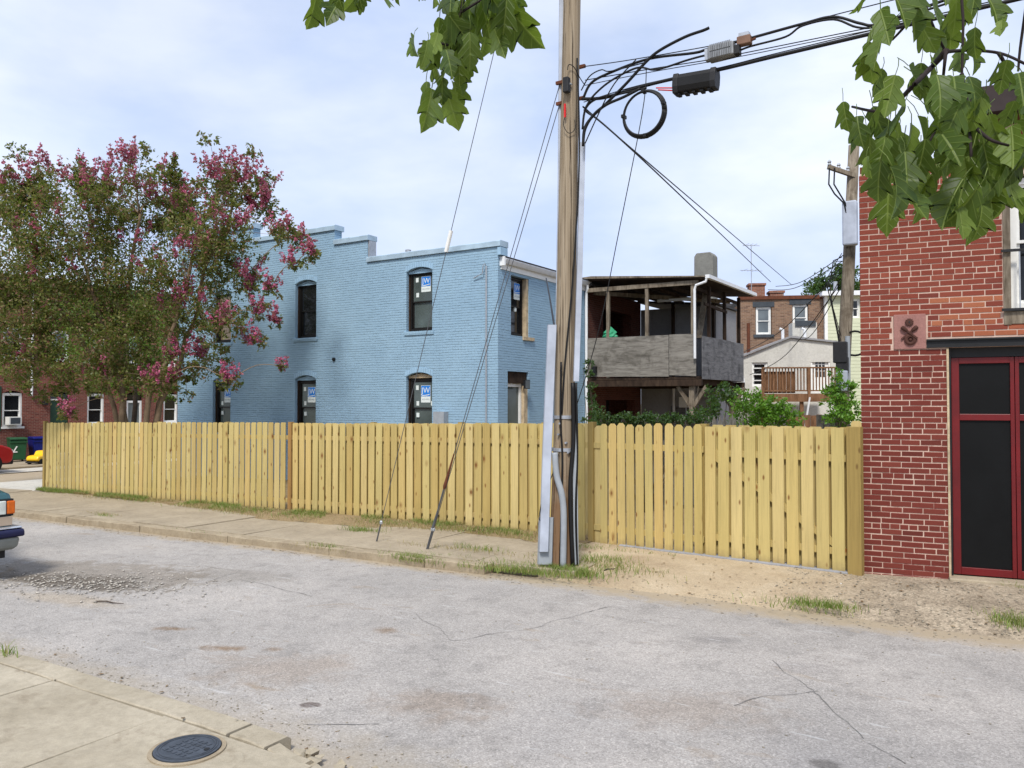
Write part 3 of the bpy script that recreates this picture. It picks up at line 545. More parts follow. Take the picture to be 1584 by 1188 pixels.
# two panels near the garage: dog-eared fence panel and the braced gate
OB = Vector((-5.52, 10.94, 0)); FB = Fr(OB, -6.9)
def bx(px): return FB.onY(px, 750).x
fb = thing('fence_panel', 'short yellow dog eared fence panel beside the utility pole with see through gaps', 'fence', OB, FB.a)
gt = thing('gate', 'yellow wooden gate with diagonal brace next to the brick garage', 'gate', FB.w(bx(1091), 0), FB.a)
zB = lambda lx: g(FB.w(lx, 0).x) + .02
x0, x1 = bx(928), bx(1089)
n = 11; pitch = (x1 - x0) / n
inst('board', bdB, fb, (bx(899), -.018, zB(0) - .03), (0, 0, 0), (1, 1, 1.005)); inst('board', bdB, fb, (bx(925), .02, zB(0) - .03), (0, 0, 0), (1, 1, .995))
for i in range(n): inst('board', bdB, fb, (x0 + (i + .5) * pitch, -.018, zB(x0) + random.uniform(-.008, .02)), (0, R(random.uniform(-.5, .5)), R(random.uniform(-1, 1))), ((pitch - random.uniform(.022, .036)) / .149, 1, (1.79 + random.uniform(-.01, .012)) / 1.8))
for hz in (.25, 1.48): MB().bar((bx(900), .02, hz), (x1 - .01, .02, hz), .036, .085).build('rail', 'pine_rail', fb, bevel=.002)
for q in (914, 1086): MB().box(-.05, .05, 0, .1, -.3, 1.83).build('post', 'treated_post', fb, bevel=.003).location = (bx(q), -.012 if q == 914 else .04, 0)
xg = bx(1091); wg = bx(1311) - xg; n = 10; pg_ = wg / n
for i in range(n):
    inst('board', bdG, gt, ((i + .42) * pg_, -.018, zB(xg) + .03 + random.uniform(-.012, .012)), (0, R(random.uniform(-.3, .3)), 0), ((pg_ * .80) / .15, 1, 1.75 / 1.8))
    inst('board', bdG, gt, ((i + .95) * pg_ - .02, .058, zB(xg) + .05), (0, 0, 0), (1, 1, 1.745 / 1.8))
for hz in (.3, 1.44): MB().bar((.02, .029, hz), (wg - .02, .029, hz), .054, .085).build('rail', 'pine_rail', gt, bevel=.002)
MB().bar((.12, .028, 1.4), (wg - .12, .028, .36), .05, .085).build('diagonal_brace', 'pine_rail', gt)
gp_ = thing('gate_post', 'square greenish treated wood post between the gate and brick corner', 'post', FB.w(bx(1322), -.02), FB.a); MB().box(-.082, .082, -.02, .1, -.3, 1.83).build('post', 'treated_post', gp_, bevel=.004); MB().prism([(-.06, 1.8), (.06, 1.8), (.06, 1.87), (.04, 1.9), (-.04, 1.9), (-.06, 1.87)], .104, .12).build('board_behind', 'pine_board', gp_)
m = MB(); a = FB.w(bx(960), .02); b = FB.w(bx(1312), .02); m.bar((a.x, a.y, .0), (b.x, b.y, .02), .16, .1); cf = m.build('concrete_footing', 'stucco_grey', None, bevel=.015); tag(cf, 'low grey concrete footing strip under the gate and fence panel', 'footing')
# ------------------------------------------------------------------ windows and doors in a wall
class WP:
    """places pieces in a wall: a along the wall, d depth inwards, z up"""
    def __init__(s, ax, c, outward): s.ax, s.c, s.o = ax, c, outward
    def P(s, a, d, z): return (a, s.c - s.o * d, z) if s.ax == 'x' else (s.c - s.o * d, a, z)
    def box(s, mb, a0, a1, d0, d1, z0, z1):
        vs = [s.P(a, d, z) for z in (z0, z1) for d in (d0, d1) for a in (a0, a1)]
        return mb.add(vs, [(0, 2, 3, 1), (4, 5, 7, 6), (0, 1, 5, 4), (1, 3, 7, 5), (3, 2, 6, 7), (2, 0, 4, 6)])
    def ring(s, mb, a0, a1, z0, z1, w, d0, d1):
        s.box(mb, a0, a0 + w, d0, d1, z0, z1); s.box(mb, a1 - w, a1, d0, d1, z0, z1); s.box(mb, a0 + w, a1 - w, d0, d1, z0, z0 + w); s.box(mb, a0 + w, a1 - w, d0, d1, z1 - w, z1); return mb
def text_mesh(s, size):
    c = bpy.data.curves.new('t', 'FONT'); c.body = s; c.size = size; c.align_x = 'CENTER'; c.align_y = 'CENTER'; c.extrude = .0004; o = bpy.data.objects.new('t', c); COL.objects.link(o)
    me = bpy.data.meshes.new_from_object(o.evaluated_get(bpy.context.evaluated_depsgraph_get())); bpy.data.objects.remove(o); bpy.data.curves.remove(c); return me
def put_text(s, size, mat, parent, loc, rot):
    me = text_mesh(s, size); me.materials.clear(); me.materials.append(MM(mat)); return inst('lettering', me, parent, loc, rot)
def sash_window(parent, ax, c, outw, a0, a1, z0, z1, frame='window_black', glass='glass_grey', fw_=.05, setb=.13, sticker=None, squares=0, mid=.5, sill=None, back=None, label=None, glass2=None):
    W = WP(ax, c, outw); fm = W.ring(MB(), a0, a1, z0, z1, fw_, setb, setb + .09).build('window', frame, parent)
    if label: fm['label'] = label
    zm = z0 + (z1 - z0) * mid; i0, i1 = a0 + fw_, a1 - fw_
    W.ring(MB(), i0, i1, zm - .02, z1 - fw_, .035, setb + .025, setb + .055).build('upper_sash', frame, fm)
    W.ring(MB(), i0, i1, z0 + fw_, zm + .02, .04, setb + .058, setb + .085).build('lower_sash', frame, fm)
    W.box(MB(), i0 + .035, i1 - .035, setb + .038, setb + .042, zm + .015, z1 - fw_ - .035).build('pane', glass, fm)
    W.box(MB(), i0 + .04, i1 - .04, setb + .07, setb + .074, z0 + fw_ + .04, zm - .02).build('pane', glass2 or glass, fm)
    sg = 1 if outw * (1 if ax == 'x' else -1) < 0 else -1      # which way 'right' is, seen from outside
    rot = (math.pi / 2, 0, {('x', -1): 0, ('x', 1): math.pi, ('y', 1): math.pi / 2, ('y', -1): -math.pi / 2}[(ax, outw)])
    if sticker:
        sx0, sx1, sz0, sz1 = sticker; st = W.box(MB(), sx0, sx1, setb + .032, setb + .036, sz0, sz1).build('sticker', 'white_sticker', fm)
        zb = sz0 + (sz1 - sz0) * .36; W.box(MB(), sx0 + .008, sx1 - .008, setb + .0295, setb + .0315, zb, sz1 - .008).build('blue_field', 'sticker_blue', fm)
        put_text('JW', (sz1 - sz0) * .47, 'white_sticker', fm, W.P((sx0 + sx1) / 2, setb + .0285, (zb + sz1) / 2 + .01), rot); put_text('JELD-WEN', (sx1 - sx0) * .17, 'sticker_grey', fm, W.P((sx0 + sx1) / 2, setb + .031, (sz0 + zb) / 2), rot)
        m = MB(); n = 8
        for i in range(n):
            f = lambda t: zb + .025 + .035 * t * t; t0, t1 = i / n, (i + 1) / n; aa = sx0 + .03 + (sx1 - sx0 - .06) * t0; bb = sx0 + .03 + (sx1 - sx0 - .06) * t1; W.box(m, aa, bb, setb + .028, setb + .0293, f(t0) - .012, f(t0) + .008)
        m.build('swoosh', 'white_sticker', fm)
    for (qa, qz) in (squares or []): W.box(MB(), a0 + (a1 - a0) * qa - .045, a0 + (a1 - a0) * qa + .045, setb + .0335, setb + .0365 if qz > mid else setb + .066, z0 + (z1 - z0) * qz - .06, z0 + (z1 - z0) * qz + .06).build('paper_tag', 'white_sticker', fm)
    if sill: W.box(MB(), a0 - .07, a1 + .07, -.045, setb, z0 - .09, z0 - .002).build('sill', sill, fm, bevel=.006)
    if back: W.box(MB(), a0 + .02, a1 - .02, setb + .2, setb + .22, z0, z1).build('room_behind', back, fm)
    return fm
# ------------------------------------------------------------------ blue house
bh = thing('blue_house', 'two storey rowhouse of light blue painted brick with stepped parapet', 'house', (-11.03, 16.98, 0))
Wn = {'w3': (-2.98, -2.09), 'w2': (-7.28, -6.4), 'w1': (-11.07, -10.2)}
UZ, LZ = (4.04, 5.78), (1.15, 2.93)
ops = []
for a, b in Wn.values(): ops += [(a, b, UZ[0], UZ[1], .11), (a, b, LZ[0], LZ[1], .11)]
wallmesh(MB(), -12.9, 0, -.4, 6.08, .32, ops, 'x', 0, -1).build('street_wall', 'blue_brick', bh)
opr = [(.62, 1.53, 3.87, 5.44, 0), (.46, 1.5, .3, 2.93, 0)]
wallmesh(MB(), .322, 4.86, -.4, 5.72, .32, opr, 'y', 0, 1).build('rear_wall', 'blue_brick', bh)
MB().box(-12.9, -12.58, .322, 4.86, -.4, 7.2).build('front_wall', 'dark_brick', bh); MB().box(-12.5, -.4, 4.54, 4.86, -.4, 6.0).build('party_wall', 'blue_brick', bh)
MB().prism([(-12.57, 6.5), (-.32, 5.74), (-.32, 5.86), (-12.57, 6.62)], .33, 4.5).build('roof', 'tar_roof', bh)
MB().box(-12.5, -.4, .34, 4.5, 2.85, 3.0).build('floor_slab', 'interior_dark', bh)
MB().box(-12.5, -.4, 2.4, 2.5, -.2, 5.7).build('inner_wall', 'interior_dark', bh)
for (x0, x1, z0, z1) in [(-4.4, 0, 6.08, 6.08), (-5.68, -4.4, 6.081, 6.71), (-9.2, -5.68, 6.081, 7.14), (-12.9, -9.2, 6.081, 7.62)]:
    if z1 > z0: MB().box(x0, x1, .002, .3, z0, z1).build('parapet', 'blue_brick', bh)
    xe = x1 + (.09 if x1 == 0 else .05); n = 14
    m = MB(); ys = (-.05, .35); V = []
    for i in range(n + 1):
        x = x0 + (xe - x0) * i / n; e = .012 * nz2(x, z1, 2.5, 5); V += [(x, ys[0], z1 + .002), (x, ys[0] - .005, z1 + .13 + e), (x, ys[0] + .04, z1 + .155 + e), (x, ys[1], z1 + .15 + e), (x, ys[1], z1 + .002)]
    m.add(V, [(i * 5 + j, (i + 1) * 5 + j, (i + 1) * 5 + (j + 1) % 5, i * 5 + (j + 1) % 5) for i in range(n) for j in range(5)] + [(4, 3, 2, 1, 0), tuple(n * 5 + j for j in range(5))]); m.build('coping', 'coping_blue', bh)
MB().box(-4.395, -4.34, .02, .3, 6.24, 6.7).build('flashing', 'galvanised', bh); MB().box(.002, .1, -.03, .3, 5.86, 6.06).build('parapet_end', 'blue_paint', bh)
for k, (a, b) in Wn.items():
    st = (b - .5, b - .18, 5.12, 5.54) if k == 'w3' else None
    sash_window(bh, 'x', 0, -1, a + .04, b - .0, UZ[0] + .03, UZ[1] - .13, glass={'w3': 'glass_grey', 'w2': 'glass_dark', 'w1': 'glass_tan'}[k], sticker=st, squares=[(.24, .88), (.26, .62)] if k == 'w3' else 0, back=None)
    sash_window(bh, 'x', 0, -1, a + .06, b - .0, LZ[0] + .03, LZ[1] - .17, glass='glass_grey', sticker=(b - .5, b - .18, 2.12, 2.58), squares=[(.24, .85), (.26, .58), (.26, .38), (.86, .58)])
    for zz in (UZ, LZ):
        MB().box(a + .002, a + .045, .10, .3, zz[0], zz[1] - .13).build('rough_jamb', 'dark_beam', bh)
        MB().prism([(a + .01, zz[1] - .15), (b - .01, zz[1] - .15), (b - .01, zz[1] - .1), ((a + b) / 2, zz[1] - .02), (a + .01, zz[1] - .1)], .09, .14).build('arch_infill', 'blue_paint' if zz is UZ or k != 'w3' else 'old_plaster', bh)
        MB().box(a - .06, b + .06, -.03, .11, zz[0] - .1, zz[0] + .005).build('sill', 'blue_brick', bh, bevel=.01)
        n = 12; m = MB()
        for i in range(n):
            t0, t1 = i / n, (i + 1) / n; f = lambda t: zz[1] - .11 + .11 * (1 - (2 * t - 1) ** 2); q0, q1 = a - .03 + (b - a + .06) * t0, a - .03 + (b - a + .06) * t1
            m.add([(q0, -.008, f(t0) + .006), (q1 - .008, -.008, f(t1) + .006), (q1 - .008, -.008, f(t1) + .14), (q0, -.008, f(t0) + .14), (q0, .0, f(t0) + .006), (q1 - .008, .0, f(t1) + .006), (q1 - .008, .0, f(t1) + .14), (q0, .0, f(t0) + .14)], [(0, 1, 2, 3), (0, 4, 5, 1), (1, 5, 6, 2), (2, 6, 7, 3), (3, 7, 4, 0)])
        m.build('arch_brick_ring', 'blue_paint', bh)
sash_window(bh, 'y', 0, 1, .64, 1.4, 3.9, 5.42, glass='glass_dark', sticker=(1.02, 1.36, 4.86, 5.3), squares=[(.62, .46)], label='open rear window with a sticker'); MB().box(-.3, -.02, 1.42, 1.528, 3.88, 5.43).build('rough_jamb', 'old_plaster', bh); MB().box(-.12, .05, 1.2, 1.75, 3.78, 3.868).build('broken_sill', 'old_plaster', bh)
W = WP('y', 0, 1); dr = W.ring(MB(), .48, 1.3, .3, 2.62, .09, .1, .2).build('door', 'white_paint', bh); W.box(MB(), .57, 1.21, .14, .15, .4, 2.53).build('pane', 'glass_grey', dr); W.box(MB(), .47, 1.49, .05, .3, 2.625, 2.925).build('rough_lintel', 'dark_beam', bh); W.box(MB(), 1.31, 1.49, .02, .3, .3, 2.62).build('rough_jamb', 'old_plaster', bh)
lamp = W.box(MB(), 1.08, 1.32, -.16, -.10, 2.48, 2.72).build('flood_light', 'black_metal', bh); W.box(MB(), 1.17, 1.23, -.1, .02, 2.56, 2.62).build('bracket', 'black_metal', lamp); W.box(MB(), 1.09, 1.31, -.163, -.161, 2.5, 2.7).build('lens', 'glass_pale', lamp)
# eave gutter, downspout, service conduit, roof vents
gm = MB(); prof = [(.02, 5.66), (.02, 5.80), (.16, 5.80), (.165, 5.77), (.14, 5.72), (.11, 5.67)]
gm.prism([(p[0], p[1]) for p in prof], .14, 5.0); gm.build('gutter', 'white_aluminium', bh); MB().box(.002, .03, .12, 4.99, 5.52, 5.658).build('fascia', 'white_paint', bh); MB().box(.0, .15, .08, .138, 5.6, 5.83).build('gutter_end_cap', 'white_aluminium', bh)
MB().prism([(-.3, 5.86), (.18, 5.81), (.18, 5.83), (-.3, 5.88)], .12, 5.0).build('drip_edge', 'tar_roof', bh)
MB().tube([(.11, 4.8, 5.68), (.11, 4.82, 5.56), (.06, 4.84, 5.44), (.06, 4.84, 5.3), (.06, 4.84, .1)], .045, 10).build('downspout', 'white_aluminium', bh)
MB().tube([(-.336, -.03, 5.6), (-.336, -.03, .6)], .022, 8).build('service_conduit', 'galvanised', bh); MB().tube([(-.336, -.03, 5.6), (-.35, -.08, 5.66), (-.39, -.1, 5.6), (-.42, -.08, 5.42), (-.55, -.06, 5.38), (-.72, -.05, 5.32)], .014, 6).build('service_cable', 'galvanised', bh)
MB().box(-.42, -.25, -.1, -.005, 1.2, 1.5).build('meter_box', 'galvanised', bh); MB().box(-1.9, -1.55, -.2, -.002, 1.55, 1.88).build('utility_box', 'pvc_grey', bh); MB().lathe([(.05, -.05), (.05, .03)], 12, (-5.66, 0, 3.37), 'y').build('wall_vent', 'black_metal', bh)
MB().lathe([(.055, 5.9), (.055, 6.42), (.085, 6.43), (.085, 6.5), (.03, 6.52)], 12, (-3.66, .9, 0)).build('vent_pipe', 'galvanised', bh); MB().tube([(-3.2, .9, 6), (-3.2, .9, 6.3), (-3.12, .9, 6.34)], .04, 8).build('vent_stub', 'galvanised', bh); MB().lathe([(.3, 6.0), (.3, 6.26), (.2, 6.33), (.02, 6.36)], 16, (-2.6, 1.1, 0)).build('roof_vent', 'galvanised', bh)

# ------------------------------------------------------------------ brick garage building on the right
OG = Vector((-1.588, 10.627, 0)); FG = Fr(OG, 7.7)
ga = thing('brick_garage', 'red painted brick garage building with black double door at the right', 'building', OG, FG.a)
H0, H1, XS = -.25, 5.02, 1.25
m = wallmesh(MB(), .012, 5.5, H0, 4.95, .24, [(.96, 3.6, H0 + .27, 2.775, 0), (1.57, 2.6, 3.1, 4.75, 0)], 'x', .0045, -1); m.build('wall', 'mortar', ga); MB().box(XS, 5.5, .0047, .25, 4.951, 5.4).build('upper_wall', 'mortar', ga)
MB().box(.012, .25, .255, 6, H0, 5.0).build('side_wall', 'tan_brick', ga); MB().box(.2, 5.5, 5.7, 6, H0, 5.3).build('back_wall', 'tan_brick', ga); MB().box(5.26, 5.5, .26, 5.69, H0, 5.3).build('end_wall', 'tan_brick', ga); MB().box(.26, 5.25, .26, 5.69, 5.0, 5.1).build('roof', 'tar_roof', ga)
MB().box(.26, 5.25, .9, 1.0, 0, 4.9).build('inner_wall', 'interior_dark', ga)
# bricks
def brick_mesh(mat, seed):
    r = random.Random(seed); j = lambda: r.uniform(-.003, .003); b = .005; V = []
    for (yy, ins) in ((.055, 0), (b, 0), (0, b)):
        V += [(0 + ins + j(), yy, 0 + ins + j()), (1 - ins * 5 + j(), yy, ins + j()), (1 - ins * 5 + j(), yy, 1 - ins * 14 + j()), (ins * 5 + j(), yy, 1 - ins * 14 + j())]
    F = [(8, 9, 10, 11)]
    for q in (0, 4): F += [(q + i, q + (i + 1) % 4, q + 4 + (i + 1) % 4, q + 4 + i) for i in range(4)]
    return V, F
def bmesh_of(mat, seed):
    V, F = brick_mesh(mat, seed); return MB().add(V, F).mesh('brick', mat)
BM = {k: [bmesh_of(k, i) for i in range(4)] for k in ('brick_painted', 'brick_red', 'brick_orange')}
RH = .0677; cand = []
holes = [(.955, 3.62, -1, 2.885), (.725, 3.62, 2.772, 2.885), (1.52, 2.65, 3.02, 4.8), (.36, .74, 2.755, 3.2)]
row = 0; z = .0
rr = random.Random(5)
rows = [(-.21 + i * RH) for i in range(-1, 82)]
for i, z in enumerate(rows):
    header = i % 9 == 4; wd = .112 if header else .222; x = -.0 if i % 2 else -.0; first = wd * (.5 if i % 2 else 1.0) if not header else wd
    spans = [(0.0, 3.4)]
    for (a, b, za, zb) in holes:
        if za < z + RH / 2 < zb:
            ns = []
            for s0, s1 in spans:
                if b <= s0 or a >= s1: ns.append((s0, s1)); continue
                if a > s0: ns.append((s0, a))
                if b < s1: ns.append((b, s1))
            spans = ns
    edges = [0.0, first + rr.uniform(-.006, .006)]
    while edges[-1] < 3.4: edges.append(edges[-1] + wd + rr.uniform(-.016, .016))
    for e0, e1 in zip(edges, edges[1:]):
        for s0, s1 in spans:
            a, b = max(e0, s0), min(e1, s1)
            if b - a < .035: continue
            zz = z + rr.uniform(-.0025, .0025)
            mat = 'brick_painted' if z < 2.72 else ('brick_orange' if (a > .74 and z < 3.32 and rr.random() < .62) else 'brick_red')
            vis = (z < 4.3 and b < 1.75 and z > -.06)
            cand.append((not vis, rr.random(), a, b, zz, mat))
vis = [c for c in cand if not c[0]]; hid = [c for c in cand if c[0]]; vis.sort(key=lambda c: -(c[3] - c[2]) + (c[4] > 4.0) * .2); sing, rest = vis[:300], vis[300:] + hid
for _, q, a, b, z, mat in sing:
    inst('brick', BM[mat][int(q * 4)], ga, (a + .0045, -.003 + q * .004, z), (R((q - .5) * 1.2), R((q * 7 % 1 - .5) * 1.0), 0), (b - a - .0075 - q * .005, 1, RH - .0115 - q * .003))
for mat in BM:
    mb = MB()
    for _, q, a, b, z, mt in rest:
        if mt != mat or z > (5.33 if a > XS - .1 else 5.0) - RH: continue
        V, F = brick_mesh(mat, int(q * 99)); sx, sz = b - a - .0075 - q * .005, RH - .0115 - q * .003; mb.add([(a + .0045 + v[0] * sx, v[1] - .003 + q * .004, z + v[2] * sz) for v in V], F)
    if mb.v: mb.build('bricks', mat, ga, fix=False)['kind'] = 'stuff'
MB().box(.015, XS, .002, .25, 4.96, 5.03).build('wall_cap', 'rust', ga)
# black cornice
MB().prism([(-.3, 5.42), (-.3, 5.72), (.3, 5.72), (.3, 5.42), (.0, 5.42)], 1.1, 5.6, 'x').build('cornice', 'roof_edge', ga); MB().box(1.15, 5.5, -.1, .01, 5.34, 5.419).build('cornice_base', 'rust', ga)
# steel lintel, jamb and doors
lt = MB().box(.727, 3.75, -.03, .2, 2.776, 2.79); lt.box(.727, 3.75, .0, .02, 2.79, 2.86); lt.box(.727, 3.75, -.03, .2, 2.86, 2.878); lt.build('steel_lintel', 'black_metal', ga)
MB().box(.935, .958, -.012, .2, 0, 2.77).build('plaster_jamb', 'old_plaster', ga); MB().box(.962, .985, .06, .25, .02, 2.77).build('door_jamb', 'black_metal', ga); MB().box(.986, 3.58, .1, .25, 2.66, 2.775).build('door_header', 'black_metal', ga)
DZ0, DZ1 = .1, 2.655
for (a, b) in ((.99, 1.632), (1.638, 2.28)):
    df = MB(); df.box(a, a + .075, .1, .15, DZ0, DZ1); df.box(b - .038 if a < 1 else b - .075, b, .1, .15, DZ0, DZ1) ; a2 = a + .075 if a < 1 else a + .04
    df = MB(); s0 = .082 if a < 1 else .042; s1 = .042 if a < 1 else .082
    df.box(a, a + s0, .1, .15, DZ0, DZ1); df.box(b - s1, b, .1, .15, DZ0, DZ1)
    for z0, z1 in ((DZ0, .185), (1.915, 1.99), (2.585, DZ1)): df.box(a + s0, b - s1, .1, .15, z0, z1)
    d = df.build('door', 'red_frame', ga, bevel=.004)
    for z0, z1 in ((.185, 1.915), (1.99, 2.585)): MB().box(a + s0, b - s1, .125, .135, z0, z1).build('panel', 'black_panel', d)
MB().box(.93, 3.7, -.12, .26, -.12, .085).build('threshold', 'concrete_far', ga, bevel=.015)
# window with bars
gw = sash_window(ga, 'x', .012, -1, 1.6, 2.56, 3.2, 4.72, 'white_paint', 'glass_dark', .07, .07, mid=.52, label='upper window behind metal bars')
MB().box(1.525, 1.598, -.012, .06, 3.02, 4.8).build('window_casing', 'old_beam', ga); MB().box(1.599, 2.6, -.015, .06, 3.03, 3.17).build('window_apron', 'old_beam', ga)
bars = MB()
for hz in (3.19, 3.87): bars.bar((1.5, -.04, hz), (2.66, -.04, hz), .025, .03)
gr = bars.build('window_guard', 'black_metal', ga)
for i in range(8): MB().bar((1.68 + i * .12, -.04, 3.205), (1.68 + i * .12, -.04, 3.855), .014, .014, (0, 1, 0)).build('bar', 'galvanised' if i < 1 else 'black_metal', gr)
# carved plaque: gear, crossed tools and ring
pq = MB().box(.375, .722, -.018, .05, 2.766, 3.186).build('plaque', 'brownstone', ga, bevel=.006)
def gear(cx, cz, r0, r1, n, y0, y1, hole):
    m = MB(); pts = []
    for i in range(n):
        for t, r in ((0, r0), (.25, r1), (.55, r1), (.8, r0)): a = 2 * math.pi * (i + t) / n; pts.append((cx + r * math.cos(a), cz + r * math.sin(a)))
    m.prism(pts, y0, y1); return m
pcx, pcz = .545, 2.975
gear(pcx, pcz + .115, .036, .047, 11, -.04, -.0185, .012).build('gear', 'iron_rust', pq, bevel=.003); MB().lathe([(.01, -.002), (.01, .0)], 10, (pcx, -.0405, pcz + .115), 'y').build('gear_hole', 'black_metal', pq)
for sg in (-1, 1):
    a = Vector((pcx + sg * .085, -.03 - (.012 if sg > 0 else 0), pcz - .085)); b = Vector((pcx - sg * .085, a.y, pcz + .06)); m = MB(); m.bar(a, a + (b - a) * .62, .02, .022, (0, 1, 0)); q = a + (b - a) * .62; m.tube([q, q + (b - q) * .3, q + (b - q) * .75, b], [.012, .022, .026, .02], 10); m.build('crossed_tool', 'iron_rust', pq)
MB().lathe([(.068, .0), (.066, -.018), (.05, -.026), (.03, -.02), (.026, -.004), (.018, -.004), (.014, -.018), (.0, -.02)], 24, (pcx + .01, -.022, pcz - .095), 'y').build('ring_wheel', 'iron_rust', pq)
# ------------------------------------------------------------------ neighbour with the wooden rear porch
HP = Vector((-11.03, 21.86, 0)); FQ = Fr(HP, 0)
nh = thing('porch_house', 'red brick rowhouse with a weathered two level wooden rear porch', 'house', HP)
yA, yB, yC = FQ.onX(933, 560).y, FQ.onX(976, 560).y, 4.3
wallmesh(MB(), .0, yC, -.4, 5.62, .3, [(yA, yB, 2.95, 5.1, 0), (yA + .2, yB + .3, -.1, 2.2, 0)], 'y', 0, 1).build('rear_wall', 'dark_brick', nh)
MB().box(-12, -.302, 0, .25, -.4, 5.6).build('side_wall', 'dark_brick', nh); MB().box(-12, -.302, yC - .25, yC, -.4, 5.6).build('side_wall', 'dark_brick', nh); MB().prism([(-12, 6.2), (.2, 5.68), (.2, 5.76), (-12, 6.28)], 0.02, yC).build('roof', 'tar_roof', nh)
MB().box(-1.2, -1.1, .3, 4, -.3, 5.4).build('inner_wall', 'interior_dark', nh)
XE = 3.56; YE = 4.15
po = MB(); zr = lambda x: 5.86 - .075 * x
po.add([(-.2, -.15, zr(0) - .02), (XE + .28, -.15, zr(XE + .28)), (XE + .28, YE + .5, zr(XE + .28) + .02), (-.2, YE + .3, zr(0)), (-.2, -.15, zr(0) + .04), (XE + .28, -.15, zr(XE + .28) + .05), (XE + .28, YE + .5, zr(XE + .28) + .06), (-.2, YE + .3, zr(0) + .05)], [(3, 2, 1, 0), (4, 5, 6, 7), (0, 1, 5, 4), (1, 2, 6, 5), (2, 3, 7, 6), (3, 0, 4, 7)])
porch = po.build('porch', 'dark_beam', nh); porch['label'] = 'weathered two level wooden porch with plywood railing'
MB().prism([(-.1, 5.9), (.3, 5.92), (3.84, 5.64), (3.84, 5.61), (-.1, 5.87)], -.2, -.155).build('roof_edge', 'old_beam', porch)
MB().bar((.1, -.03, 5.52), (XE, -.03, 5.5), .08, .12).build('beam', 'old_beam', porch); MB().bar((.25, .1, 5.45), (XE - .2, 3.6, 5.35), .06, .12).build('rafter', 'old_beam', porch)
for i in range(6): MB().bar((.3 + i * .62, .05, 5.6 - i * .045), (.3 + i * .62, YE + .2, 5.6 - i * .045), .045, .1).build('joist', 'dark_beam', porch)
for px in (941, 1001, 1072): q = FQ.onY(px, 480).x; MB().box(q - .045, q + .045, -.05, .04, 2.85, 5.52).build('post', 'old_beam', porch)
for px in (1097, 1121, 1143): q = FQ.onX(px, 500, XE).y; MB().box(XE - .05, XE + .04, q - .045, q + .045, 2.85, 5.5).build('post', 'dark_beam', porch)
for q in (1.2, 2.6): MB().box(q, q + .09, YE - .05, YE + .04, 2.85, 5.5).build('post', 'dark_beam', porch)
MB().bar((XE - .3, .9, 4.0), (XE - .3, 1.5, 5.4), .16, .05).build('leaning_board', 'old_beam', porch); MB().bar((XE + .0, .5, 4.95), (XE + .0, 2.6, 4.9), .05, .08).build('cross_board', 'dark_beam', porch)
xs_ = FQ.onY(1036, 540).x
for a, b, mt in ((.12, xs_ - .008, 'plywood_grey'), (xs_ + .008, XE - .06, 'plywood_grey')):
    m = MB(); m.prism([(a, 2.9), (b, 2.86), (b, 4.04 + .01), (a, 4.06)], -.075, -.055); m.build('plywood_panel', mt, porch)
ym = FQ.onX(1128, 560, XE).y
for a, b in ((.12, ym - .01), (ym + .01, YE + .05)): MB().prism([(a, 2.78), (b, 2.8), (b, 4.02), (a, 4.0)], XE + .045, XE + .062, 'x').build('plywood_panel', 'plywood_dark', porch)
MB().box(-.0, XE, -.04, YE, 2.78, 2.86).build('porch_floor', 'dark_beam', porch)
for yy in (-.03, YE): MB().bar((0.05, yy, 2.68), (XE + .1, yy, 2.68), .08, .18).build('beam', 'dark_beam', porch)
for i in range(6): MB().bar((.35 + i * .6, 0.02, 2.7), (.35 + i * .6, YE - .05, 2.7), .045, .14).build('joist', 'dark_beam', porch)
sx = FQ.onY(1069, 620).x
for yy in (.1, YE - .3):
    MB().box(sx - .07, sx + .07, yy - .07, yy + .07, -.2, 2.58).build('support_post', 'old_beam', porch)
    for dx, dy in ((.42, 0), (-.42, 0), (0, .42)): MB().bar((sx, yy, 1.95), (sx + dx, yy + dy, 2.58), .09, .1).build('brace', 'old_beam', porch)
lightb = MB().box(1.55, 2.7, 1.95, 2.05, 5.28, 5.36).build('tube_light', 'white_paint', porch)
MB().bar((XE + .32, -.2, 5.62), (XE + .32, YE + .52, 5.66), .12, .1).build('gutter', 'white_aluminium', porch)
dx_ = XE - .0; MB().tube([(XE + .3, -.16, 5.6), (XE + .26, -.16, 5.48), (XE - .02, -.16, 5.4), (XE - .06, -.16, 5.28), (XE - .06, -.16, 3.35)], .037, 8).build('downspout', 'white_aluminium', porch)
MB().box(.3, .45, -.22, -.1, 3.0, 3.2).build('flood_light', 'black_metal', nh)
bag = thing('green_bag', 'crumpled green plastic bag on the porch railing by its left post', 'bag', HP + Vector((.78, .1, 4.06)))
V = []; F = []; n = 12
for i in range(7):
    for j in range(n):
        a = 2 * math.pi * j / n; r = (.2, .24, .22, .2, .17, .1, .02)[i] * (1 + .35 * mnoise.noise(Vector((math.cos(a) * 2, math.sin(a) * 2, i * .8)))); V.append((r * math.cos(a), r * .6 * math.sin(a), i * .06 - .02 + .05 * mnoise.noise(Vector((a, i, 2)))))
F = [(i * n + j, i * n + (j + 1) % n, (i + 1) * n + (j + 1) % n, (i + 1) * n + j) for i in range(6) for j in range(n)]; MB().add(V, F + [tuple(range(6 * n, 7 * n))]).build('bag_body', 'green_plastic', bag)
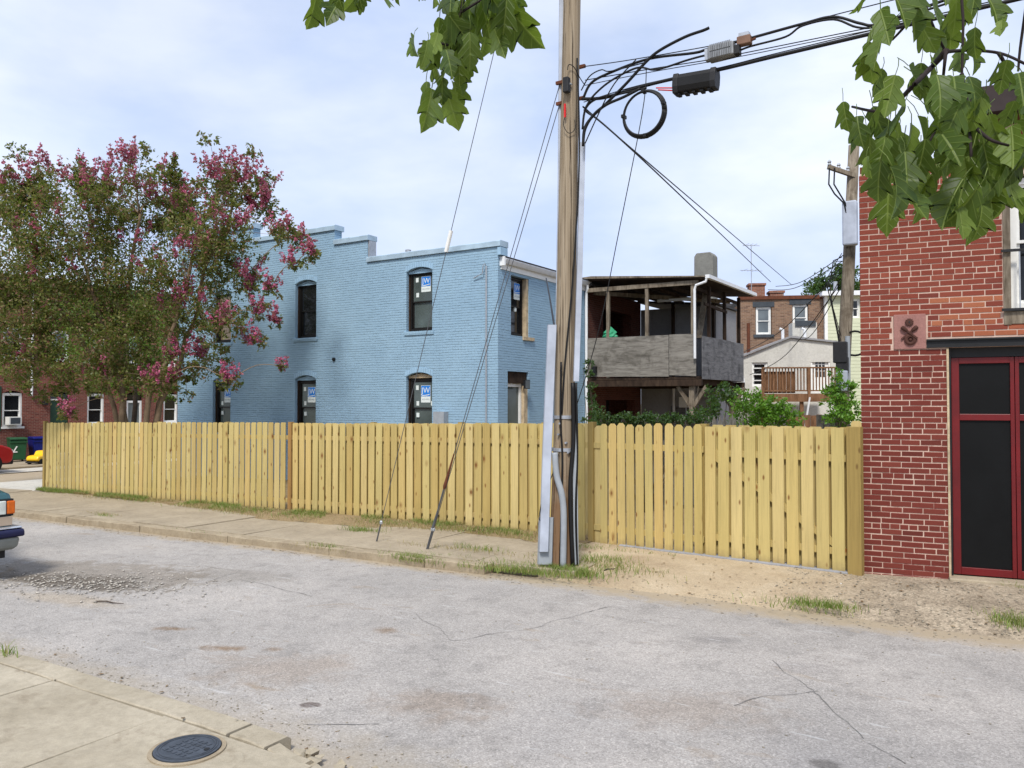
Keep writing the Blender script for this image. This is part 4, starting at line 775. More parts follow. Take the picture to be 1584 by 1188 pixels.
# grey stucco house behind the porch
FGy = 26.17; xr = onY(1108, 560, FGy).x
gh = thing('grey_house', 'grey stucco rear wing seen through the old wooden porch', 'house', (-11.03, FGy, 0))
w_ = xr + 11.03; wallmesh(MB(), 0, w_, -.4, 5.35, .25, [(1.1, 1.75, -.1, 2.0, 0)], 'x', 0, -1).build('wall', 'stucco_grey', gh); MB().box(w_ - .25, w_, .252, 2.3, -.4, 5.35).build('side_wall', 'stucco_grey', gh); MB().prism([(-.1, 5.6), (w_ + .1, 5.36), (w_ + .1, 5.42), (-.1, 5.68)], -.05, 2.35).build('roof', 'tar_roof', gh)
MB().box(1.12, 1.73, .06, .1, -.1, 1.98).build('door', 'plywood_dark', gh); MB().box(.0, w_ - .26, 2.05, 2.3, -.4, 5.3).build('back_wall', 'stucco_grey', gh)
q = onY(1043, 560, FGy).x + 11.03; MB().tube([(q, -.07, 5.3), (q, -.07, -.1)], .05, 8).build('downspout', 'white_aluminium', gh); q = onY(1062, 605, FGy).x + 11.03; MB().box(q - .22, q + .16, -.14, -.002, 1.95, 2.3).build('meter_box', 'white_paint', gh); MB().tube([(q, -.07, 1.95), (q, -.07, 0)], .03, 8).build('conduit', 'pvc_grey', gh)
a = onY(1074, 440, 27.6); b = onY(1104, 440, 27.6); ch = MB(); ch.prism([(a.x + 11.03, 5.2), (b.x + 11.03, 5.2), (b.x + 11.03, 7.3), (b.x + 10.93, 7.42), (a.x + 11.13, 7.42), (a.x + 11.05, 7.3)], 1.35, 1.9); ch.build('chimney', 'chimney_cement', gh, bevel=.03)
# ------------------------------------------------------------------ houses beyond, across the alley
o = D(1212, 700, 36); BO = Vector((o.x, o.y, 0)); FK = Fr(BO, 25)
def kx(px, v=0): return FK.onY(px, 540, v).x
def kz(px, py, v=0): return FK.onY(px, py, v).z
def xwin(h, x0, x1, z0, z1, frame='white_paint', glass='glass_pale', ax='x', c=0, outw=-1, **k): return sash_window(h, ax, c, outw, x0, x1, z0, z1, frame, glass, .06, .06, **k)
tb = thing('tan_brick_house', 'tan brick rowhouse with two white windows seen beyond the porch', 'house', BO, FK.a)
L0, L1, zt = kx(1143), kx(1275), kz(1212, 463)
ws = [(kx(1169), kx(1194), kz(1182, 518), kz(1182, 473)), (kx(1226), kx(1251), kz(1240, 512), kz(1240, 469))]
wallmesh(MB(), L0, L1, -.6, zt, .3, [(a, b, c, d, 0) for a, b, c, d in ws], 'x', 0, -1).build('wall', 'tan_brick', tb)
for a, b, c, d in ws:
    f = xwin(tb, a + .03, b - .03, c + .02, d - .06, back='curtain', glass='glass_pale'); MB().box(a - .12, b + .12, -.03, .02, d - .05, d + .18).build('window_head', 'teal_trim', f); MB().box(a - .1, b + .1, -.06, .05, c - .12, c + .015).build('sill', 'teal_trim', f)
MB().box(L0, L1, -.08, .2, zt + .002, zt + .16).build('cornice', 'rust', tb); MB().box(L0, L1, .302, 8, zt - .2, zt).build('roof', 'tar_roof', tb); MB().box(L0, L0 + .3, .302, 8, -.6, zt - .21).build('side_wall', 'tan_brick', tb)
for a, b, h in ((1160, 1184, 438), (1192, 1213, 450)):
    m = MB(); hz = kz(1180, h, .8) ; m.box(kx(a, .8), kx(b, .8), .8, 1.4, zt + .01, hz - .1); m.box(kx(a, .8) - .05, kx(b, .8) + .05, .75, 1.45, hz - .1, hz); m.build('chimney', 'chimney_brick', tb)
ant = thing('tv_antenna', 'thin roof television antenna on a mast by the brick chimneys', 'antenna', FK.w(kx(1163, .7), .7, zt + .15), FK.a + .3); hm = kz(1163, 379, .7) - zt - .15
MB().tube([(0, 0, 0), (0, 0, hm)], .018, 6).build('mast', 'galvanised', ant)
for hz, hw in ((hm - .02, .42), (hm * .52, .55)):
    MB().tube([(-hw, 0, hz), (hw, 0, hz)], .012, 5).build('boom', 'galvanised', ant)
    for q in (-.6, -.1, .35): MB().tube([(hw * q, -.3, hz + .02), (hw * q, .3, hz + .02)], .008, 5).build('element', 'galvanised', ant)
cr = thing('cream_house', 'house with pale green horizontal siding behind the alley pole', 'house', BO, FK.a)
c0, c1, zc = kx(1277, -.2), kx(1345, -.2), kz(1300, 458, -.2)
cw = (kx(1318, -.2), kx(1331, -.2), kz(1320, 492, -.2), kz(1320, 462, -.2)); wallmesh(MB(), c0, c1, -.6, zc, .25, [cw + (0,)], 'x', -.2, -1).build('wall', 'cream_siding', cr)
sdm = MB().prism([(-.212, 0), (-.2, 0), (-.2, .15), (-.203, .15)], 0, 1, 'x').mesh('siding_board', 'cream_siding'); nb = int((zc + .3) / .152)
for i in range(nb):
    z = -.3 + i * .152
    if cw[2] - .16 < z < cw[3] + .02: inst('siding_board', sdm, cr, (c0 + .1, 0, z), sc=(cw[0] - c0 - .16, 1, 1)); inst('siding_board', sdm, cr, (cw[1] + .06, 0, z), sc=(c1 - cw[1] - .06, 1, 1))
    else: inst('siding_board', sdm, cr, (c0 + .1, 0, z), sc=(c1 - c0 - .1, 1, 1))
MB().box(c0 - .03, c0 + .098, -.235, -.05, -.6, zc).build('corner_board', 'white_paint', cr); MB().box(c0 - .2, c1, -.5, 6, zc + .002, zc + .2).build('roof', 'white_aluminium', cr); xwin(cr, cw[0], cw[1], cw[2], cw[3], c=-.2, glass='glass_dark'); MB().tube([(kx(1293, .5), .5, zc + .1), (kx(1293, .5), .5, zc + .75)], .09, 8).build('vent_pipe', 'galvanised', cr)
yh = thing('yellow_house', 'pale yellow house glimpsed between the porch posts', 'house', D(1120, 700, 39).xy.to_3d(), R(25)); wallmesh(MB(), -1.0, .75, -.4, 6.75, .25, [(-.45, .05, 4.6, 5.9, 0)], 'x', 0, -1).build('wall', 'yellow_siding', yh); xwin(yh, -.43, .03, 4.62, 5.88, glass='glass_dark'); MB().box(-1.1, .8, -.3, 4, 6.752, 6.9).build('roof', 'tar_roof', yh); MB().box(-1, -.75, .26, 4, -.4, 6.74).build('side_wall', 'yellow_siding', yh); MB().box(-1.0, .75, -.05, -.002, 3.55, 3.8).build('band', 'white_paint', yh)
# white stucco addition, bulkhead, deck
v = -5.0
sa = thing('stucco_addition', 'white stucco gabled rear addition with a panelled white door', 'building', FK.w(0, v, 0), FK.a)
def ax_(px): return kx(px, v)
def az_(px, py): return kz(px, py, v)
xl, xp, xr_ = ax_(1132), ax_(1223), ax_(1312); zl, zp, z2 = az_(1145, 560), az_(1223, 523), az_(1305, 533)
ow = (ax_(1163), ax_(1187), az_(1175, 598), az_(1175, 560)); od = (ax_(1254), ax_(1284), az_(1270, 607), az_(1270, 545))
zb_ = min(zl, z2) - .02
wallmesh(MB(), xl, xr_, -.6, zb_, .25, [ow + (0,), od + (0,)], 'x', 0, -1).build('wall', 'stucco_white', sa)
MB().prism([(xl, zb_ + .002), (xr_, zb_ + .002), (xr_, z2), (xp, zp), (xl, zl)], 0, .25).build('gable', 'stucco_white', sa)
MB().prism([(xl - .1, zl), (xp, zp + .01), (xr_ + .1, z2), (xr_ + .1, z2 + .07), (xp, zp + .09), (xl - .1, zl + .07)], -.1, 4.9).build('roof', 'stucco_grey', sa)
xwin(sa, ow[0], ow[1], ow[2], ow[3], glass='glass_dark'); m = MB()
for i in (1, 2, 3): zz = ow[2] + (ow[3] - ow[2]) * i / 4; m.box(ow[0] + .06, ow[1] - .06, .03, .06, zz - .02, zz + .02)
m.build('window_slats', 'white_paint', sa)
dd = MB().box(od[0] + .06, od[1] - .06, .08, .13, od[2] + .02, od[3] - .06).build('door', 'white_paint', sa); WP('x', 0, -1).ring(MB(), od[0], od[1], od[2], od[3], .06, .02, .16).build('door_frame', 'white_paint', sa)
for i in range(3):
    for j in range(3): wx = (od[1] - od[0] - .34) / 3; x0 = od[0] + .17 + i * wx; z0 = od[3] - .95 + j * .25; MB().box(x0 + .015, x0 + wx - .015, .07, .079, z0, z0 + .22).build('pane', 'glass_dark', dd)
bk = MB(); x0, x1 = kx(1226, v + 1.2), kx(1264, v + 1.2); bk.box(x0, x1, 1.2, 1.9, zp - .3, kz(1245, 499, v + 1.2)); bko = bk.build('bulkhead', 'stucco_white', sa); MB().box(x0 + .1, x1 - .05, 1.15, 1.19, kz(1245, 505, v + 1.2), kz(1245, 498, v + 1.2) + .05).build('bulkhead_cap', 'teal_trim', sa)
for px in (1211, 1245): q = kx(px, v + .6); MB().tube([(q - .12, .6, zp + .42), (q, .6, zp + .38), (q, .6, zp - .25)], .06, 8).build('vent_pipe', 'white_aluminium', sa)
MB().tube([(ax_(1147), -.05, az_(1147, 575)), (ax_(1150), -.05, az_(1150, 592)), (ax_(1142), -.05, az_(1142, 603)), (ax_(1130), -.05, az_(1130, 608))], .05, 8).build('drain_pipe', 'white_aluminium', sa)
MB().tube([(kx(1158, v + .8), .8, 2.5), (kx(1158, v + .8), .8, kz(1158, 500, v + .8))], .07, 8).build('rusty_flue', 'rust', sa)
v2 = -8.3; dk = thing('deck', 'raised brown wooden deck with railing before the white addition', 'deck', FK.w(0, v2, 0), FK.a)
dx0, dx1 = kx(1178, v2), kx(1302, v2); zf = kz(1240, 609, v2); zrl = kz(1240, 570, v2)
MB().box(dx0, dx1, 0, 3.0, zf - .06, zf).build('deck_floor', 'deck_wood', dk); MB().box(dx0, dx1, -.05, -.002, zf - .28, zf - .0).build('rim_beam', 'deck_wood', dk)
for px in (1179, 1250, 1301): q = kx(px, v2); MB().box(q - .05, q + .05, -.1, -.052, zf - .28, zrl).build('post', 'deck_wood', dk)
for px in (1179, 1240, 1301): q = kx(px, v2); MB().box(q - .06, q + .06, .02, .14, -.4, zf - .07).build('leg', 'deck_wood', dk)
MB().box(dx0, dx1, -.1, .04, zrl + .002, zrl + .05).build('handrail', 'deck_wood', dk); MB().box(dx0, dx1, -.04, .0, zf + .08, zf + .13).build('bottom_rail', 'deck_wood', dk)
bal = MB().box(-.018, .018, -.045, -.01, zf + .131, zrl).mesh('baluster', 'deck_wood'); nb = 26
for i in range(nb): inst('baluster', bal, dk, (dx0 + (i + .7) * (dx1 - dx0) / nb, 0, 0))
for i in range(7): MB().box(dx0 + .1 + i * .15, dx0 + .24 + i * .15, .05, .07, zf + .02, zrl - .1).build('screen_board', 'deck_wood', dk)
ladder = thing('leaning_pole', 'thin white pole leaning under the deck', 'pole', FK.w(kx(1243, v2 - .2), v2 - .2, 0)); MB().tube([(-.2, 0, -.2), (.15, .2, 2.3)], .035, 6).build('rod', 'white_aluminium', ladder)
# fences behind the new one: grey pickets, tan and grey boards below the deck
pf = thing('picket_fence', 'old grey pointed picket fence overgrown by hedge behind the new fence', 'fence', (0, 0, 0))
pk = MB().prism([(-.045, 0), (.045, 0), (.045, 1.7), (0, 1.84), (-.045, 1.7)], 0, .02).mesh('picket', 'picket_grey')
a = D(912, 700, 15.5); b = D(1150, 700, 17.5); a.z = b.z = 0; n = 42; ang = math.atan2(b.y - a.y, b.x - a.x)
for i in range(n):
    p = a.lerp(b, i / (n - 1)); inst('picket', pk, pf, (p.x, p.y, random.uniform(-.03, .0)), (0, R(random.uniform(-1.5, 1.5)), ang), (1, 1, 1 + random.uniform(-.02, .02)))
for hz in (.4, 1.3): MB().bar((a.x, a.y + .05, hz), (b.x, b.y + .05, hz), .05, .08).build('rail', 'picket_grey', pf)
yf_ = thing('tan_board_fence', 'tan weathered board fence below the deck', 'fence', (0, 0, 0)); ybm = MB().box(-.07, .07, 0, .02, 0, 1.83).mesh('board', 'deck_wood'); ybn = MB().box(-.07, .07, 0, .02, 0, 1.83).mesh('board', 'picket_grey')
a = D(1222, 700, 21); b = D(1268, 700, 21.5); a.z = b.z = -.05
for i in range(6): p = a.lerp(b, i / 5); inst('board', ybm, yf_, (p.x, p.y, p.z + random.uniform(-.02, .02)), (0, 0, R(28)))
MB().bar((a.x, a.y + .04, .5), (b.x, b.y + .04, .5), .04, .09).build('rail', 'deck_wood', yf_)
yg_ = thing('grey_board_fence', 'short piece of bluish grey boards beside the tan fence under the vine', 'fence', (0, 0, 0)); a = D(1268, 700, 20); b = D(1296, 700, 20); a.z = b.z = -.05
for i in range(4): p = a.lerp(b, i / 3); inst('board', ybn, yg_, (p.x, p.y, p.z + .03), (0, 0, R(30)))
MB().bar((a.x, a.y + .04, .5), (b.x, b.y + .04, .5), .04, .09).build('rail', 'picket_grey', yg_)
# ------------------------------------------------------------------ brick row across the cross street (left)
def rowhouse(y0, y1, label, wins, doors, uw):
    h = thing('brick_rowhouse', label, 'house', (-36.5, 0, 0), 0, 'brick rowhouses across the cross street')
    ops = [(a, b, 1.06, 2.62, .12) for a, b in wins] + [(a, b, -.3, 2.62, .12) for a, b in doors] + [(a, b, 4.0, 5.45, .12) for a, b in uw]
    wallmesh(MB(), y0, y1, -.7, 7.2, .3, ops, 'y', 0, 1).build('wall', 'row_brick', h); MB().box(-.05, .22, y0, y1, 7.202, 7.6).build('cornice', 'window_black', h); MB().box(-9, -.302, y0, y1, 7.0, 7.2).build('roof', 'tar_roof', h); MB().box(-1.4, -1.3, y0, y1, -.5, 6.9).build('inner_wall', 'interior_dark', h)
    for a, b in wins: sash_window(h, 'y', 0, 1, a + .02, b - .02, 1.08, 2.52, 'white_paint', 'glass_dark', .08, .07, sill='white_paint', mid=.48)
    for a, b in uw: sash_window(h, 'y', 0, 1, a + .02, b - .02, 4.02, 5.35, 'white_paint', 'glass_pale', .08, .07, sill='white_paint')
    for a, b in list(wins) + list(doors) + list(uw):
        zt_ = 2.62 if (a, b) not in uw else 5.45; m = MB(); n = 9
        for i in range(n):
            t0, t1 = i / n, (i + .82) / n; f = lambda t: zt_ - .12 + .12 * (1 - (2 * t - 1) ** 2) + .01; p0, p1 = a - .08 + (b - a + .16) * t0, a - .08 + (b - a + .16) * t1; m.add([(.012, p0, f(t0)), (.012, p1, f(t1)), (.012, p1, f(t1) + .2), (.012, p0, f(t0) + .2), (.0, p0, f(t0)), (.0, p1, f(t1)), (.0, p1, f(t1) + .2), (.0, p0, f(t0) + .2)], [(0, 1, 2, 3), (0, 4, 5, 1), (1, 5, 6, 2), (2, 6, 7, 3), (3, 7, 4, 0)])
        m.build('brick_arch', 'rust', h)
    return h
r1 = rowhouse(8, 18.95, 'brick rowhouse with an air conditioner in its white window at the left edge', [(17.45, 18.3), (14.2, 15.05)], [(12.4, 13.3)], [(17.45, 18.3), (14.2, 15.05)])
r2 = rowhouse(18.952, 22.6, 'brick rowhouse with a dark green door behind the flowering tree', [(21.15, 22.0)], [(19.46, 20.32)], [(19.5, 20.3), (21.2, 22.0)])
r3 = rowhouse(22.602, 27.5, 'brick rowhouse with a white door beside the blue house', [(25.1, 25.95)], [(23.1, 23.95)], [(23.2, 24.0), (25.1, 25.9)])
W = WP('y', 0, 1)
d = W.box(MB(), 19.48, 20.3, .1, .16, -.3, 2.2).build('door', 'green_paint', r2); W.box(MB(), 19.48, 20.3, .1, .16, 2.28, 2.5).build('transom', 'glass_dark', r2); W.box(MB(), 19.48, 20.3, .06, .17, 2.2, 2.27).build('door_head', 'white_paint', r2)
d = W.ring(MB(), 23.12, 23.93, -.3, 2.2, .1, .06, .14).build('door', 'white_paint', r3); W.box(MB(), 23.22, 23.83, .1, .12, -.2, 2.1).build('pane', 'glass_pale', d); W.box(MB(), 23.14, 23.91, .1, .16, 2.25, 2.5).build('transom', 'glass_dark', r3)
W.box(MB(), 12.42, 13.28, .1, .16, -.3, 2.5).build('door', 'green_paint', r1); acu = W.box(MB(), 17.6, 18.12, -.28, .1, 1.16, 1.5).build('air_conditioner', 'ac_white', r1, bevel=.01); W.box(MB(), 17.66, 18.06, -.285, -.281, 1.2, 1.46).build('grille', 'teal_trim', acu)
W.box(MB(), 16.9, 17.4, -.04, -.002, .9, 2.8).build('shutter', 'green_paint', r1); MB().tube([(.07, 18.62, 7), (.07, 18.62, 2.4)], .05, 8).build('downspout', 'white_aluminium', r1); MB().box(.0, .14, 19.1, 19.3, 2.0, 2.3).build('porch_lamp', 'black_metal', r2)
for yy, h in ((19.3, r2), (23.0, r3)): MB().box(.002, .9, yy, yy + 1.2, -.6, -.15).build('door_step', 'concrete_light', h); 
# wheelie bins, toy car
def bin_(name, label, col, loc, rot):
    b = thing(name, label, 'bin', loc, rot, 'wheeled bins by the rowhouse'); V = [(-.27, -.3, .08), (.27, -.3, .08), (.27, .22, .08), (-.27, .22, .08), (-.31, -.34, .92), (.31, -.34, .92), (.31, .36, .92), (-.31, .36, .92)]
    MB().add(V, [(3, 2, 1, 0), (4, 5, 6, 7), (0, 1, 5, 4), (1, 2, 6, 5), (2, 3, 7, 6), (3, 0, 4, 7)]).build('body', col, b, bevel=.03); MB().prism([(-.38, .925), (.36, .925), (.36, .97), (.2, 1.02), (-.3, 1.0), (-.38, .97)], -.33, .33, 'x').build('lid', col, b, bevel=.015); MB().tube([(-.25, .42, .9), (.25, .42, .9)], .02, 8).build('handle', col, b)
    for sx in (-1, 1): MB().lathe([(.11, -.025), (.11, .025)], 16, (sx * .27, .3, .11), 'x').build('wheel', 'tyre', b)
    MB().box(-.33, .33, -.365, -.345, .8, .86).build('rim', col, b); return b
bg_ = bin_('wheelie_bin', 'green wheeled rubbish bin with white marking against the brick row', 'bin_green', (-35.6, 17.62, g(-35.8)), R(75)); m = MB(); m.bar((-.2, -.335, .4), (-.06, -.345, .66), .05, .004, (0, 1, 0)); m.bar((-.2, -.335, .42), (-.04, -.335, .42), .045, .004, (0, 1, 0)); m.build('marking', 'white_paint', bg_); bin_('wheelie_bin', 'blue wheeled recycling bin behind the left end of the fence', 'bin_blue', (-35.6, 18.5, g(-35.8)), R(82))
ty = thing('toy_car', 'yellow plastic ride on toy car half hidden by the fence end', 'toy car', (-33.1, 17.35, g(-33)), R(-65))
MB().prism([(-.55, .12), (.55, .12), (.6, .22), (.52, .34), (.15, .36), (.05, .52), (-.35, .52), (-.5, .34), (-.6, .3)], -.26, .26).build('body', 'toy_yellow', ty, bevel=.06); MB().prism([(.12, .37), (.04, .49), (-.3, .49), (-.42, .37)], -.265, .265).build('cockpit', 'plastic_dark', ty); MB().box(-.6, .62, -.24, .24, .06, .115).build('base', 'plastic_dark', ty)
for sx in (-.36, .38):
    for sy in (-.25, .25): MB().lathe([(.11, -.04), (.11, .04)], 14, (sx, sy, .11), 'y').build('wheel', 'tyre', ty)
# ------------------------------------------------------------------ vehicles
def wheel(parent, x, y, r, wd):
    wh = MB().lathe([(r * .62, -wd / 2), (r * .93, -wd / 2), (r, -wd * .35), (r, wd * .35), (r * .93, wd / 2), (r * .62, wd / 2)], 28, (x, y, r), 'y').build('wheel', 'tyre', parent, smooth=False); MB().lathe([(r * .6, -wd * .42), (r * .62, wd * .42), (r * .3, wd * .36), (r * .08, wd * .4)] if y > 0 else [(r * .08, -wd * .4), (r * .3, -wd * .36), (r * .62, -wd * .42), (r * .6, wd * .42)], 20, (x, y, r), 'y').build('rim', 'rim', wh)
def vehicle(name, label, cat, loc, rotz, paint, body, cabin, W, wheels, r):
    t = thing(name, label, cat, loc, rotz); bd = MB().prism(body, -W / 2, W / 2).build('body', paint, t, bevel=.07)
    cb = MB(); n = len(cabin); V = [(p[0], -W / 2 + .02 + .16 * (p[1] - cabin[0][1]), p[1]) for p in cabin] + [(p[0], W / 2 - .02 - .16 * (p[1] - cabin[0][1]), p[1]) for p in cabin]
    cb.add(V, [tuple(range(n)), tuple(range(2 * n - 1, n - 1, -1))] + [(i, n + i, n + (i + 1) % n, (i + 1) % n) for i in range(n)]).build('cabin', paint, t, bevel=.04)
    zc0, zc1 = cabin[0][1], max(p[1] for p in cabin)
    for sy in (-1, 1):
        xa, xb = cabin[0][0], cabin[-1][0]; k = 3
        for i in range(k):
            u0, u1 = xa + (xb - xa) * (i + .08) / k, xa + (xb - xa) * (i + .92) / k; sh = .35 if i == 0 else 0; yy0 = sy * (W / 2 - .012); yy1 = sy * (W / 2 - .012 - .16 * (zc1 - zc0 - .12)); MB().poly([(u0 - sh * 0, yy0, zc0 + .06), (u1, yy0, zc0 + .06), (u1, yy1, zc1 - .1), (u0 - (.42 if i == 0 else 0), yy1, zc1 - .1)]).build('window', 'glass_dark', t, fix=False)
    (xa, za), (xb, zb) = cabin[0], cabin[1]; d = Vector((za - zb, 0, xa - xb)); d = Vector((zb - za, 0, xa - xb)).normalized() * .012
    MB().poly([(xa + d.x - .08 * (xa - xb), y, za + d.z + .08 * (zb - za)) for y in (-W / 2 + .12, W / 2 - .12)] + [(xb + d.x + .08 * (xa - xb), y, zb + d.z - .08 * (zb - za)) for y in (W / 2 - .25, -W / 2 + .25)]).build('windscreen', 'glass_dark', t, fix=False)
    for x in wheels:
        for sy in (-1, 1): wheel(t, x, sy * (W / 2 - .1), r, .22)
    return t
sv = vehicle('parked_suv', 'dark teal sport utility vehicle parked at the near kerb, cut by the left edge', 'car', (-11.12, 4.62, g(-11) - .105), 0, 'suv_teal', [(0, .7), (0, 1.06), (-.08, 1.12), (-.6, 1.2), (-1.35, 1.24), (-4.5, 1.24), (-4.6, 1.1), (-4.6, .5), (-.2, .5), (-.02, .6)], [(-1.3, 1.2), (-2.0, 1.74), (-4.3, 1.76), (-4.52, 1.2)], 1.72, (-.92, -3.6), .36)
MB().box(-.06, .012, -.84, .84, .70, .82).build('lower_trim', 'suv_tan', sv, bevel=.01); MB().box(-.05, .02, -.40, .40, .84, 1.04).build('grille', 'plastic_dark', sv)
MB().box(-.08, .006, -.85, .85, .825, 1.045).build('light_surround', 'plastic_dark', sv)
for sy in (-1, 1):
    h = MB().box(-.05, .026, min(sy * .42, sy * .73), max(sy * .42, sy * .755), .85, 1.025).build('headlight', 'headlight', sv, bevel=.012); MB().box(-.22, .022, min(sy * .765, sy * .868), max(sy * .765, sy * .868), .85, 1.02).build('turn_signal', 'amber', sv, bevel=.015)
bp = MB().prism([(-.5, .66), (.12, .66), (.15, .63), (.15, .56), (-.5, .56)], -.93, .93).build('bumper', 'bumper_navy', sv, bevel=.03); MB().prism([(-.4, .664), (.1, .664), (.12, .675), (.08, .69), (-.4, .69)], -.915, .915).build('bumper_top', 'bumper_chrome', bp, bevel=.008); MB().prism([(-.4, .558), (.13, .558), (.08, .42), (-.02, .38), (-.4, .38)], -.89, .89).build('bumper_lower', 'bumper_grey', bp, bevel=.04); MB().box(-.5, -.05, -.78, .78, .28, .38).build('valance', 'plastic_dark', sv)
rc = vehicle('parked_car', 'red parked car across the cross street, cut by the left edge', 'car', (-31.1, 12.9, g(-31) - .07), R(90), 'car_red', [(2.08, .45), (2.12, .72), (2.04, .88), (1.75, .99), (1.15, 1.06), (-1.9, 1.08), (-2.1, .9), (-2.1, .45), (2.0, .35)], [(1.25, .98), (.5, 1.48), (-1.5, 1.5), (-1.98, 1.03)], 1.78, (1.38, -1.3), .36)
rc.location = (-31.1, 12.75, g(-31) - .07)
MB().box(1.7, 2.15, -.8, .8, .3, .5).build('bumper', 'plastic_dark', rc, bevel=.04)
for sy in (-1, 1): MB().box(1.98, 2.1, min(sy * .55, sy * .86), max(sy * .55, sy * .86), .7, .82).build('headlight', 'headlight', rc, bevel=.02)
# ------------------------------------------------------------------ utility pole with its guards and boxes
PD = 10.62
def cx(py): return 885 - 17 * py / 876
def pp(py, dx=0, dd=0): return D(cx(py) + dx, py, PD - dd)
base = Vector((-5.07, 9.33, g(-5.07) - .05)); d0 = (pp(0) - base); axis = d0 / d0.z
def pax(z): return base + axis * (z - base.z)
up_ = thing('utility_pole', 'tall weathered wooden utility pole standing at the kerb before the fence', 'utility pole', base)
def rel(pts, o=base): return [Vector(p) - o for p in pts]
V = []; F = []; n = 26; zs = fr(0, 12.4, .4)
for i, z in enumerate(zs):
    c = axis * z
    for j in range(n):
        a = 2 * math.pi * j / n; r = (.162 - .045 * z / 12.4 - .02 * min(1, z / 1.5)) * (1 + .035 * mnoise.noise(Vector((math.cos(a) * 2.5, math.sin(a) * 2.5, z * .25)))) - (.006 if mnoise.noise(Vector((math.cos(a) * 7, math.sin(a) * 7, z * .12))) > .42 else 0); V.append((c.x + r * math.cos(a), c.y + r * math.sin(a), c.z))
F = [(i * n + j, i * n + (j + 1) % n, (i + 1) * n + (j + 1) % n, (i + 1) * n + j) for i in range(len(zs) - 1) for j in range(n)] + [tuple(range((len(zs) - 1) * n, len(zs) * n))]
MB().add(V, F).build('shaft', 'pole_wood', up_, smooth=True)
def uguard(name, pts, w, mat, dep=.05):
    m = MB(); P = rel(pts); rtv = rt; k = len(P); V = []
    for p in P:
        for s_, q in ((-1, 0), (-.86, -1), (.86, -1), (1, 0)): V.append(p + rtv * (s_ * w / 2) - hf * (-q * dep))
    V2 = [v + hf * .0 for v in V]; F = [(i * 4 + j, (i + 1) * 4 + j, (i + 1) * 4 + (j + 1) % 4, i * 4 + (j + 1) % 4) for i in range(k - 1) for j in range(4)] + [(3, 2, 1, 0), tuple((k - 1) * 4 + j for j in range(4))]
    return m.add(V2, F).build(name, mat, up_)
uguard('cable_guard', [D(841, 852, PD - .16), D(846, 700, PD - .15), D(854, 503, PD - .13)], .125, 'pvc_white', .07)
uguard('cable_guard', [D(843, 872, PD - .12), D(845, 800, PD - .12)], .2, 'pvc_grey', .05)
uguard('cable_guard', [D(891, 590, PD - .12), D(897, 400, PD - .1), D(901, 222, PD - .08)], .08, 'pvc_white', .06)
uguard('cable_guard', [D(862, 520, PD + .05), D(866, 300, PD + .05), D(870, -250, PD + .05)], .06, 'pvc_white', .03)
uguard('cable_guard', [D(891, 872, PD - .08), D(889, 700, PD - .1), D(889, 640, PD - .1)], .07, 'pvc_grey', .05)
def cab(name, pts, r, mat='black_rubber', parent=up_, n=6, sub=6):
    P = [Vector(p) for p in pts]; Q = []
    for i in range(len(P) - 1):
        p0, p1, p2, p3 = P[max(i - 1, 0)], P[i], P[i + 1], P[min(i + 2, len(P) - 1)]
        for k in range(sub):
            t = k / sub; Q.append(.5 * ((2 * p1) + (-p0 + p2) * t + (2 * p0 - 5 * p1 + 4 * p2 - p3) * t * t + (-p0 + 3 * p1 - 3 * p2 + p3) * t ** 3))
    Q.append(P[-1]); o = parent.location if parent else Vector((0, 0, 0)); return MB().tube([q - o for q in Q], r, n).build(name, mat, parent, smooth=True)
fr_ = lambda px, py, dd=.17: D(px, py, PD - dd)
cab('conduit', [fr_(858, 700, .18), fr_(861, 735, .2), fr_(869, 765, .2), fr_(872, 800, .2), fr_(871, 878, .2)], .042, 'pvc_grey', n=10)
cab('pole_cable', [fr_(868, 560), fr_(867, 650), fr_(870, 720), fr_(866, 878)], .014)
cab('pole_cable', [fr_(893, 90, .1), fr_(896, 250, .14), fr_(886, 430), fr_(874, 560), fr_(869, 640)], .012)
cab('pole_cable', [fr_(886, 592), fr_(887, 680, .16), fr_(882, 760), fr_(886, 876)], .03); cab('pole_cable', [fr_(891, 592), fr_(893, 700, .14), fr_(891, 790, .14), fr_(893, 876, .12)], .016)
cab('pole_cable', [fr_(865, 700), fr_(856, 730, .2), fr_(840, 770, .2), fr_(834, 800, .2), fr_(836, 805, .18)], .006)
for q in (645, 695): m = MB(); c = pp(q) - base; m.lathe([(.158, -.022), (.164, -.022), (.164, .022), (.158, .022)], 26, (c.x, c.y, c.z)); m.build('band', 'galvanised', up_)
for q, dx in ((655, -6), (672, -8), (685, 4), (843, 2), (130, 0), (700, 8)): c = pp(q, dx, .16) - base; MB().lathe([(.014, -.02), (.014, .02)], 8, tuple(c), 'y').build('bolt', 'galvanised', up_)
bx_ = fr_(877, 132, .16) - base; jb = MB().box(bx_.x - .04, bx_.x + .04, bx_.y - .05, bx_.y + .03, bx_.z - .1, bx_.z + .1).build('junction_box', 'plastic_dark', up_, bevel=.01); tgp = fr_(874, 171, .15) - base; MB().box(tgp.x - .012, tgp.x + .012, tgp.y - .01, tgp.y + .01, tgp.z - .09, tgp.z + .09).build('red_tag', 'red_plastic', up_)
cab('pole_cable', [fr_(878, 108, .16), fr_(880, 100, .17), fr_(888, 104, .16), fr_(898, 122, .1), fr_(905, 132, .02)], .006); cab('pole_cable', [fr_(873, 182), fr_(872, 195, .16), fr_(880, 206, .16), fr_(889, 200, .15), fr_(889, 185, .15)], .005)
